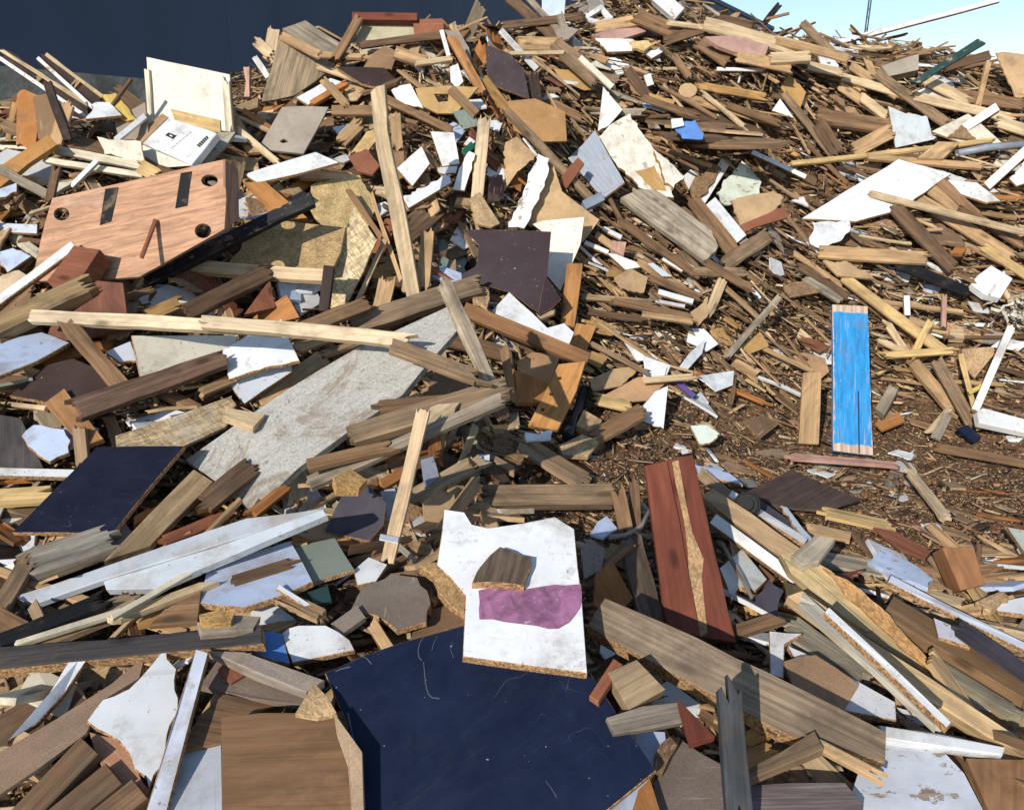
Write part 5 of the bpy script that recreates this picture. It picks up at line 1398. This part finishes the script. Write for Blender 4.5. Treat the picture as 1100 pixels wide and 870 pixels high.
B('plank', 'wood', (.50, .47, .40), .03, (862, 642, 1010, 776, 13), 'grey white board under the white lath', n='u', lift=.02)
B('long_white_lath', 'laminate', 'white', .025, (888, 654, 1020, 778, 8), 'bright white lath lying over the pale torn timber', lift=.03, cat='lath', land='the bright white lath')
B('grey_board', 'old', (.42, .37, .28), .025, (850, 672, 926, 726, 24), 'beige grey plank right of the charred post', cat='plank')
P('white_bracket', 'laminate', 'white', .015, [(826, 677), (844, 679), (862, 680), (843, 692), (842, 728), (827, 724)], 'white bent bracket above the grey timber', cat='bracket')
P('white_board', 'laminate', (.76, .77, .80), .02, [(846, 694), (880, 708), (914, 727), (962, 754), (963, 774), (906, 763), (870, 736)], 'white board under brown card at lower right', n='u', cat='board', land='the white board under brown card')
P('brown_card', 'mdf', (.35, .225, .13), .012, [(842, 710), (858, 705), (876, 703), (900, 718), (923, 735), (906, 762), (880, 752), (853, 740)], 'rounded brown card lying on the white board', jag=.006, cat='cardboard', lift=.005)
P('white_floor_sheet', 'worn_paint', (.66, .68, .72), .012, [(905, 880), (925, 820), (945, 792), (1000, 792), (1036, 830), (1062, 880)], 'dirty white sheet flat at the lower right', n='u', cat='sheet', land='the dirty white sheet')
P('orange_panel', 'varnish', (.32, .165, .075), .02, [(1038, 814), (1106, 816), (1106, 884), (1068, 884)], 'orange brown panel in the lower right corner', n='u', cat='panel', bend=0)
P('white_edged_lath', 'laminate', 'white', .03, [(944, 779), (1010, 788), (1080, 803), (1077, 811), (1010, 802), (950, 793)], 'white edged lath above the dirty white sheet', cat='lath', core='old', axis=(0, 2))
B('plank', 'wood', 'ochre', .03, (800, 796, 824, 782, 18), 'short ochre plank right of the charred post', n='u')
B('plank', 'wood', 'ochre', .03, (800, 816, 826, 806, 20), 'lower short ochre plank right of the charred post', n='u')
P('slate_board', 'mdf', (.19, .145, .115), .02, [(702, 842), (716, 818), (733, 795), (752, 808), (774, 820), (798, 880), (706, 880)], 'dark taupe board left of the charred post', n='u', cat='board', core='core', land='the dark taupe board')
P('grey_board', 'old', (.22, .19, .16), .03, [(652, 770), (690, 758), (732, 753), (740, 774), (700, 782), (660, 788)], 'weathered grey board end between navy panel and dark taupe board', n=(.05, -.5, .85), cat='board', axis=(0, 2))
P('board_fragment', 'varnish', 'redbrown', .025, [(728, 750), (746, 768), (768, 790), (742, 798)], 'dark red scrap above the dark taupe board')
B('plank', 'varnish', 'rust', .03, (638, 750, 664, 710, 12), 'rust red stick right of the navy panel')
P('wood_block', 'wood', (.36, .27, .165), .06, [(653, 722), (684, 708), (715, 740), (676, 762)], 'sawn wood block right of the navy panel', n=(.05, -.5, .87), cat='block', lift=.02, land='the sawn wood block')
P('grey_timber', 'old', (.245, .185, .13), .07, [(631, 672), (640, 656), (650, 642), (712, 668), (790, 706), (870, 744), (952, 786), (951, 818), (900, 804), (840, 786), (770, 748), (700, 710)], 'thick grey brown timber in the lower right foreground', n=(-.03, -.45, .89), axis=(2, 6), jag=.006, bend=0, lift=.04, cat='timber', core='core', land='the thick grey brown timber')
P('brown_plank', 'wood', (.24, .165, .10), .03, [(800, 826), (840, 806), (875, 784), (885, 803), (840, 822), (800, 838)], 'short brown plank below the thick timber', n='u', cat='plank')
P('laminated_board', 'old', (.27, .22, .22), .05, [(800, 843), (850, 840), (908, 840), (928, 864), (926, 882), (800, 882)], 'grey board with pink layered edge at the bottom', n='u', cat='board', axis=(0, 2))
B('charred_post', 'old', (.060, .065, .072), .05, (784, 740, 796, 882, 25, 29), 'charred black grey post standing over the thick timber', n=(-.1, -.7, .7), lift=.05, cat='post', land='the charred post')
B('plank', 'wood', 'pine', .02, (880, 798, 952, 836, 10), 'splintered light underside strip below the thick timber', jag=.02)

# tangle of grey white strips at the right edge
tg = bpy.data.objects.new('strip_tangle', None)
col.objects.link(tg)
t0 = at(1090, 335, .08)
tg.location = Vector(t0)
tg['label'] = 'tangle of torn grey white strips above the white slanting post'
tg['category'] = 'tangle'
random.seed(5)
for i in range(40):
    p = Vector((random.gauss(0, .05), random.gauss(0, .05), random.gauss(0, .12)))
    d = Vector((random.gauss(0, 1), random.gauss(0, 1), random.gauss(0, 1))).normalized()
    wd = d.orthogonal().normalized() * random.uniform(.008, .018)
    vs, fs = [], []
    for j in range(5):
        vs += [p - wd, p + wd, p + wd + Vector((0, .003, -.002)), p - wd + Vector((0, .003, -.002))]
        d = (d + .7 * Vector((random.gauss(0, 1), random.gauss(0, 1), random.gauss(0, 1)))).normalized()
        p = p + d * random.uniform(.02, .035)
        if j:
            a_ = j * 4
            fs += [(a_ - 4, a_ - 3, a_ + 1, a_), (a_ - 2, a_ - 1, a_ + 3, a_ + 2), (a_ - 3, a_ - 2, a_ + 2, a_ + 1), (a_ - 1, a_ - 4, a_, a_ + 3)]
    fs += [(0, 3, 2, 1), (16, 17, 18, 19)]
    o = link('strip', mesh('strip', vs, fs), 'plaster', (.58, .55, .47))
    o.parent = tg

# ------------------------------------------------------------------ loose pieces that fill the heap
CN = {'white': 'white', 'offwhite': 'off white', 'pale': 'pale', 'pine': 'pine coloured', 'tan': 'tan', 'brown': 'brown', 'umber': 'dark brown', 'grey': 'grey', 'greybrown': 'grey brown',
      'orange': 'orange', 'rust': 'rust red', 'dark': 'near black', 'straw': 'straw coloured', 'card': 'cardboard brown', 'paleblue': 'pale blue', 'ochre': 'ochre', 'taupe': 'taupe', 'cream': 'cream', 'sage': 'grey green'}
USED = {o_['label']: 1 for o_ in col.objects if 'label' in o_}
random.seed(77)


def templates(kind):
    out = []
    for i in range(14):
        if kind in ('plank', 'batten', 'splinter', 'thin_strip', 'offcut', 'broken_board', 'slat'):
            L = {'plank': random.uniform(.30, .70), 'batten': random.uniform(.30, .8), 'splinter': random.uniform(.10, .34), 'thin_strip': random.uniform(.35, .95), 'offcut': random.uniform(.10, .24), 'broken_board': random.uniform(.28, .6), 'slat': random.uniform(.35, .8)}[kind]
            W_ = {'plank': random.uniform(.05, .11), 'batten': random.uniform(.02, .042), 'splinter': random.uniform(.010, .032), 'thin_strip': random.uniform(.014, .045), 'offcut': random.uniform(.04, .11), 'broken_board': random.uniform(.10, .2), 'slat': random.uniform(.04, .075)}[kind]
            T = {'plank': random.uniform(.010, .024), 'batten': random.uniform(.012, .028), 'splinter': random.uniform(.006, .018), 'thin_strip': random.uniform(.006, .02), 'offcut': random.uniform(.02, .05), 'broken_board': random.uniform(.01, .022), 'slat': random.uniform(.015, .03)}[kind]
            a, b = random.uniform(-.4, .4) * W_, random.uniform(-.4, .4) * W_
            tp_ = random.uniform(.25, .9) if kind == 'splinter' else 1
            pts = [(-L / 2 + a, -W_ / 2), (L / 2 + b, -W_ / 2 * tp_), (L / 2 - b, W_ / 2 * tp_), (-L / 2 - a, W_ / 2)]
            ol = outline(pts, random.choice([.004, .012, .03]) if kind != 'splinter' else .03, side=.003, edges={1, 3}, seg=.012)
        else:
            R = random.uniform(.07, .17)
            k = random.choice([3, 4, 4, 5, 6])
            a0 = random.uniform(0, 6)
            pts = [(R * random.uniform(.65, 1.35) * math.cos(a0 + 2 * math.pi * j / k) * 1.35, R * random.uniform(.6, 1.2) * math.sin(a0 + 2 * math.pi * j / k)) for j in range(k)]
            T = random.uniform(.008, .022)
            ol = outline(pts, random.choice([.003, .008, .014]), seg=.03)
        me = prism(kind, ol, T, bend=random.uniform(-.015, .015), bev=.0024 if kind == 'coated_scrap' else .0012)
        out.append((me, max(abs(q[0]) for q in ol), max(abs(q[1]) for q in ol)))
    return out


KINDS = {
    'plank': (dict(wood=5, old=6, varnish=2, worn_paint=.6), dict(tan=6, brown=4, greybrown=3, pine=4, pale=5, umber=2, grey=3, cream=1.5, orange=1.8, rust=.8, straw=1.5), 'plank'),
    'batten': (dict(wood=6, old=5, varnish=1), dict(tan=5, brown=3, pale=4, pine=4, greybrown=2, umber=1.5, straw=2, orange=1, cream=1.2), 'batten'),
    'splinter': (dict(wood=6, old=4), dict(tan=4, brown=3, pale=3.5, straw=2.5, umber=3, greybrown=2, pine=3), 'splinter'),
    'thin_strip': (dict(wood=5, old=5, laminate=.8), dict(tan=5, brown=5, umber=2.5, greybrown=2, pale=2.5, straw=1.5, pine=2, orange=.8, rust=.5), 'strip'),
    'offcut': (dict(wood=5, old=4, varnish=2), dict(tan=4, brown=3, orange=2, ochre=1.5, pale=2, greybrown=2, umber=2), 'offcut'),
    'broken_board': (dict(wood=4, old=5, varnish=3, mdf=3, chipboard=2), dict(tan=5, brown=4, umber=2.5, greybrown=2.5, orange=1.5, rust=.8, pine=3, dark=.6, card=2), 'board'),
    'slat': (dict(wood=4, old=6, varnish=1), dict(tan=5, brown=3.5, umber=2, greybrown=3, grey=2, pale=4, pine=3, straw=1, cream=1), 'slat'),
    'chipboard_scrap': (dict(chipboard=5, mdf=5, strand_board=1.5), dict(tan=4, card=5, brown=4, ochre=1.5, umber=3, taupe=2, rust=.8), 'scrap'),
    'coated_scrap': (dict(laminate=7, worn_paint=2, gloss_dark=.6), dict(white=5, offwhite=4, cream=2, paleblue=1, sage=.4), 'scrap'),
}


def pick(d):
    ks = list(d)
    return random.choices(ks, [d[k] for k in ks])[0]


TEMPL = {}
for k_ in KINDS:
    base = templates(k_)
    TEMPL[k_] = base
VAR = {}


def variant(kind, i, mat):
    """one mesh per shape and surface, shared by all alike pieces"""
    key_ = (kind, i, mat)
    if key_ not in VAR:
        me = TEMPL[kind][i][0].copy()
        me.name = kind
        me.materials.clear()
        me.materials.append(MATS[mat])
        me.materials.append(MATS[CORE.get(mat, mat)])
        VAR[key_] = me
    return VAR[key_]


LA = np.array([(a_, b_) for a_, b_, _ in LAND])
OWN_D = DEPTH
QUOTA = {'plank': 290, 'batten': 295, 'splinter': 298, 'chipboard_scrap': 290, 'coated_scrap': 260, 'thin_strip': 295, 'offcut': 200, 'broken_board': 230, 'slat': 230}
COUNT = {k: 0 for k in QUOTA}


def loose(kind, tries):
    made = 0
    for _ in range(tries):
        if COUNT[kind] >= QUOTA[kind]:
            break
        # a random place on the heap, thicker where it is steep
        y = random.uniform(1.5, 9.6)
        x = random.uniform(-.78, .80) * y
        if random.random() > (y / 9.6) ** .35:
            continue
        nrm = normal_at(np.array(x), np.array(y))
        u, v, t_ = project(np.array([x, y, float(H(x, y))]))
        if not (-60 < u < 1160 and -20 < v < 930):
            continue
        if (u < 300 and v < 138) or (u < 540 and v < 34):
            continue
        if ((x - 1.75) / .62) ** 2 + ((y - 7.05) / .42) ** 2 < 1:
            continue
        right = u > 560 and v < 450
        if (kind == 'thin_strip' and not right) or (kind in ('broken_board', 'slat') and (right or v < 40)):
            continue
        clear = u > 545 and 440 < v < 600 and y > 2.6
        if clear and random.random() < (.93 if kind in ('plank', 'batten') else .75):
            continue
        if right and kind in ('plank', 'coated_scrap') and random.random() < .45:
            continue
        ti = random.randrange(14)
        me, hx, hy = TEMPL[kind][ti]
        sc = random.uniform(.7, 1.25)
        thin = 1.0
        if right and kind in ('plank', 'batten'):
            thin = random.uniform(.45, .9)
        if clear:
            sc *= .6
        if right and kind != 'splinter':
            sc *= .85
        if kind == 'splinter' and y < 3:
            sc *= .7
        R_ = unit(np.cross(np.array([0, 1.0, 0]), nrm))
        if R_[0] < 0:
            R_ = -R_
        S_ = unit(np.cross(nrm, R_))
        ph = math.radians(random.gauss(-27, 11 if random.random() < .8 else 50)) if right else random.uniform(0, math.pi)
        if u > 700 and v > 560:
            ph = math.radians(random.gauss(-40, 30))
        ax = R_ * math.cos(ph) + S_ * math.sin(ph)
        wob = .10 if clear else (.55 if v < 75 else .30 if not right else .22)
        nz = unit(nrm + np.array([random.gauss(0, wob), random.gauss(0, wob), random.gauss(0, wob * .4)]))
        ax = unit(ax - nz * (ax @ nz))
        ay = np.cross(nz, ax)
        base_h = float(H(x, y))
        thick = .02 if clear else .04 + .20 * max(0.0, min(1.0, base_h * 1.6 - .12))
        c = np.array([x, y, base_h]) + nrm * random.uniform(.012, thick)
        # never in front of a piece that has its own place in the photograph
        bad = 0
        pts = np.array([c + ax * (hx * sc * fx) + ay * (hy * sc * fy) for fx in (-1, -.5, 0, .5, 1) for fy in (-1, 0, 1)])
        pu, pv, pt = project(pts)
        ii = ((pu - U0) / STEP).astype(int)
        jj = ((pv - V0) / STEP).astype(int)
        okp = (ii >= 0) & (ii < NU) & (jj >= 0) & (jj < NV)
        if not okp.any():
            continue
        hid = np.zeros(len(pts), bool)
        for q_ in range(len(pts)):
            if okp[q_] and OWNED[jj[q_], ii[q_]]:
                if pt[q_] < OWN_D[jj[q_], ii[q_]] + .015:
                    bad += 1
                else:
                    hid[q_] = True
        if base_h < .5 and random.random() < .25:
            continue
        if bad > 0 or hid.mean() > .62:
            continue
        skyq = sum(1 for q_ in range(len(pts)) if okp[q_] and not np.isfinite(OWN_D[jj[q_], ii[q_]]))
        if skyq > 5:
            continue
        mats, cols, cat = KINDS[kind]
        mt = pick(mats)
        cn = pick(cols)
        if mt == 'laminate' and kind == 'thin_strip':
            cn = random.choice(['white', 'offwhite'])
        if mt == 'gloss_dark':
            cn = 'dark'
        if right and cn in ('pale', 'pine', 'cream', 'straw', 'orange') and random.random() < .5:
            cn = random.choice(['brown', 'brown', 'greybrown', 'tan'])
        cc = np.array(PAL[cn]) * random.uniform(.70, 1.15)
        o = bpy.data.objects.new(kind, variant(kind, ti, mt))
        col.objects.link(o)
        if mt in ('wood', 'old'):
            cc = cc * np.array([1.06, 1.01, .94])
        o.color = (*cc, 1)
        sx_ = sc * random.uniform(.8, 1.2)
        M = Matrix(((ax[0] * sx_, ay[0] * sc * thin, nz[0] * sc, c[0]), (ax[1] * sx_, ay[1] * sc * thin, nz[1] * sc, c[1]), (ax[2] * sx_, ay[2] * sc * thin, nz[2] * sc, c[2]), (0, 0, 0, 1)))
        o.matrix_basis = M
        d2 = ((LA - np.array([u, v])) ** 2).sum(1)
        li = int(np.argmin(d2))
        du, dv = u - LA[li][0], v - LA[li][1]
        rel = ('below' if dv > 0 else 'above') if abs(dv) > abs(du) * .8 else 'beside'
        ln = hx * 2 * sx_
        sz = 'long ' if ln > .55 else ('small ' if ln < .2 else 'short ' if ln < .36 else '')
        noun = {'plank': 'plank', 'batten': 'batten', 'splinter': 'wood splinter', 'chipboard_scrap': 'board scrap', 'coated_scrap': 'coated board scrap', 'thin_strip': 'thin strip', 'offcut': 'wood offcut', 'broken_board': 'broken board', 'slat': 'slat'}[kind]
        surf = {'old': 'weathered ', 'varnish': 'varnished ', 'worn_paint': 'flaking ', 'strand_board': 'flaky ', 'chipboard': 'crumbly '}.get(mt, '')
        lb = f'{sz}{surf}{CN[cn]} {noun} {rel} {LAND[li][2]}'
        others = [i_ for i_ in np.argsort(d2)[1:14]]
        for i_ in others:
            if lb not in USED:
                break
            lb = f'{sz}{surf}{CN[cn]} {noun} between {LAND[li][2]} and {LAND[i_][2]}'
            if len(lb.split()) > 16:
                lb = f'{CN[cn]} {noun} between {LAND[li][2]} and {LAND[i_][2]}'
            if len(lb.split()) > 16:
                lb = f'{sz}{surf}{CN[cn]} {noun} near {LAND[i_][2]}'
        USED[lb] = 1
        o['label'] = lb
        o['kind'] = 'thing'
        o['category'] = cat
        o['group'] = {'plank': 'loose planks in the heap', 'batten': 'loose battens in the heap', 'splinter': 'loose splinters in the heap', 'chipboard_scrap': 'loose board scraps in the heap', 'coated_scrap': 'loose coated scraps in the heap', 'thin_strip': 'thin strips matted on the right slope', 'offcut': 'loose offcuts in the heap', 'broken_board': 'loose broken boards in the heap', 'slat': 'loose slats in the heap'}[kind]
        COUNT[kind] += 1
        made += 1
    return made


loose('broken_board', 4000)
loose('slat', 4000)
loose('plank', 3600)
loose('chipboard_scrap', 2600)
loose('coated_scrap', 3000)
loose('thin_strip', 5000)
loose('offcut', 2000)
loose('batten', 3000)
loose('splinter', 4000)


# ------------------------------------------------------------------ crumbs, chips and slivers nobody could count
def crumbs(name, nn, smin, smax, thick, palette, region, lay, label, cat, aspect=(.15, .6), grain=False):
    X, Y = [], []
    while len(X) < nn:
        y = rng.uniform(1.3, 10.2, nn)
        x = rng.uniform(-.85, .85, nn) * y
        zz = H(x, y)
        u, v, t_ = project(np.stack([x, y, zz], -1))
        keep = region(u, v, y) > rng.random(nn)
        keep &= (((x - 1.75) / .62) ** 2 + ((y - 7.05) / .42) ** 2 > 1) | (rng.random(nn) < .12)
        X += list(x[keep])
        Y += list(y[keep])
    x, y = np.array(X[:nn]), np.array(Y[:nn])
    nrm = normal_at(x, y)
    c = np.stack([x, y, terrain(x, y)], -1) + nrm * (rng.random(nn) ** 1.5 * lay * np.clip(H(x, y, False) * 1.6 - .1, .22, 1))[:, None]
    nrm = nrm + rng.normal(0, .33, (nn, 3))
    nrm /= np.linalg.norm(nrm, axis=1, keepdims=True)
    r = rng.normal(0, 1, (nn, 3))
    if grain:
        pu_, pv_, _t = project(c)
        al = np.array([.84, -.30, .0]) + rng.normal(0, .22, (nn, 3)) + nrm * np.array([0, 0, -.5])
        r = np.where(((pu_ > 560) & (pv_ < 450) & (rng.random(nn) < .8))[:, None], np.cross(al, nrm), r)
    a = np.cross(nrm, r)
    a /= np.linalg.norm(a, axis=1, keepdims=True)
    b = np.cross(nrm, a)
    L = smin * (smax / smin) ** (rng.random(nn) ** 1.6)
    Wd = L * rng.uniform(*aspect, nn)
    T = np.minimum(Wd * .6, rng.uniform(*thick, nn))
    k = []
    for sx_, sy_, sz_ in ((-1, -1, -1), (1, -1, -1), (1, 1, -1), (-1, 1, -1), (-1, -1, 1), (1, -1, 1), (1, 1, 1), (-1, 1, 1)):
        j1 = rng.uniform(.45, 1, nn)
        j2 = rng.uniform(.45, 1, nn)
        k.append(c + a * (sx_ * j1 * L / 2)[:, None] + b * (sy_ * j2 * Wd / 2)[:, None] + nrm * (sz_ * T / 2)[:, None])
    vs = np.stack(k, 1).reshape(-1, 3)
    f = np.array([(0, 3, 2, 1), (4, 5, 6, 7), (0, 1, 5, 4), (1, 2, 6, 5), (2, 3, 7, 6), (3, 0, 4, 7)])
    fs = (np.arange(nn)[:, None, None] * 8 + f[None]).reshape(-1)
    me = bpy.data.meshes.new(name)
    me.vertices.add(len(vs))
    me.vertices.foreach_set('co', vs.ravel())
    me.loops.add(len(fs))
    me.loops.foreach_set('vertex_index', fs)
    me.polygons.add(nn * 6)
    me.polygons.foreach_set('loop_start', np.arange(nn * 6) * 4)
    me.polygons.foreach_set('loop_total', np.full(nn * 6, 4))
    me.update(calc_edges=True)
    cols = np.array([PAL[p] for p, _ in palette])
    pr = np.array([w_ for _, w_ in palette], float)
    pick_ = rng.choice(len(palette), nn, p=pr / pr.sum())
    cc = cols[pick_] * rng.uniform(.55, 1.12, nn)[:, None]
    cc = np.repeat(np.concatenate([cc, np.ones((nn, 1))], 1), 8, 0)
    at_ = me.color_attributes.new('tint', 'FLOAT_COLOR', 'POINT')
    at_.data.foreach_set('color', cc.ravel().astype(np.float32))
    o = link(name, me, 'chips')
    o['kind'] = 'stuff'
    o['label'] = label
    return o


def everywhere(u, v, y):
    base = np.where((u > -80) & (u < 1180) & (v < 960), .55, .05)
    return np.where((u > 540) & (v < 640) & (v > 60), 1.0, base)


def slope(u, v, y):
    return np.where((u > 560) & (v > 430) & (v < 625) & (y > 2.6), .10, np.where((u > 540) & (v < 460), 1.0, np.where((u > -80) & (v < 520), .55, .2)))


crumbs('wood_crumbs', 90000, .008, .040, (.003, .009), [('brown', 6), ('umber', 5), ('tan', 3), ('card', 4), ('dark', 1.2), ('pale', .5), ('rust', .8), ('white', .12)], everywhere, .035, 'brown crumbs of rotted wood and dirt covering the heap', 'wood crumbs', (.35, .9))
def clearing(u, v, y):
    return np.where((u > 540) & (v > 400) & (v < 650), 1.0, .03)


crumbs('sawdust', 60000, .005, .020, (.002, .006), [('brown', 6), ('card', 5), ('umber', 4), ('tan', 3), ('rust', 1), ('dark', .6), ('pale', .5), ('white', .08)], clearing, .012, 'fine warm brown sawdust and flakes covering the clearing', 'sawdust', (.35, .9))
crumbs('wood_slivers', 52000, .05, .28, (.003, .012), [('brown', 5), ('umber', 4), ('tan', 4), ('pale', 2), ('straw', 1.2), ('greybrown', 3), ('pine', 2), ('white', .35), ('dark', 1.0)], slope, .13, 'thin broken slivers of wood strewn through the heap', 'wood slivers', (.05, .20), grain=True)
crumbs('board_crumbs', 6500, .04, .12, (.004, .014), [('card', 4), ('brown', 4), ('tan', 3), ('umber', 3), ('white', .5), ('taupe', 1.5), ('rust', .6), ('orange', .5)], slope, .07, 'small broken bits of board strewn through the heap', 'board bits', (.4, 1.0))
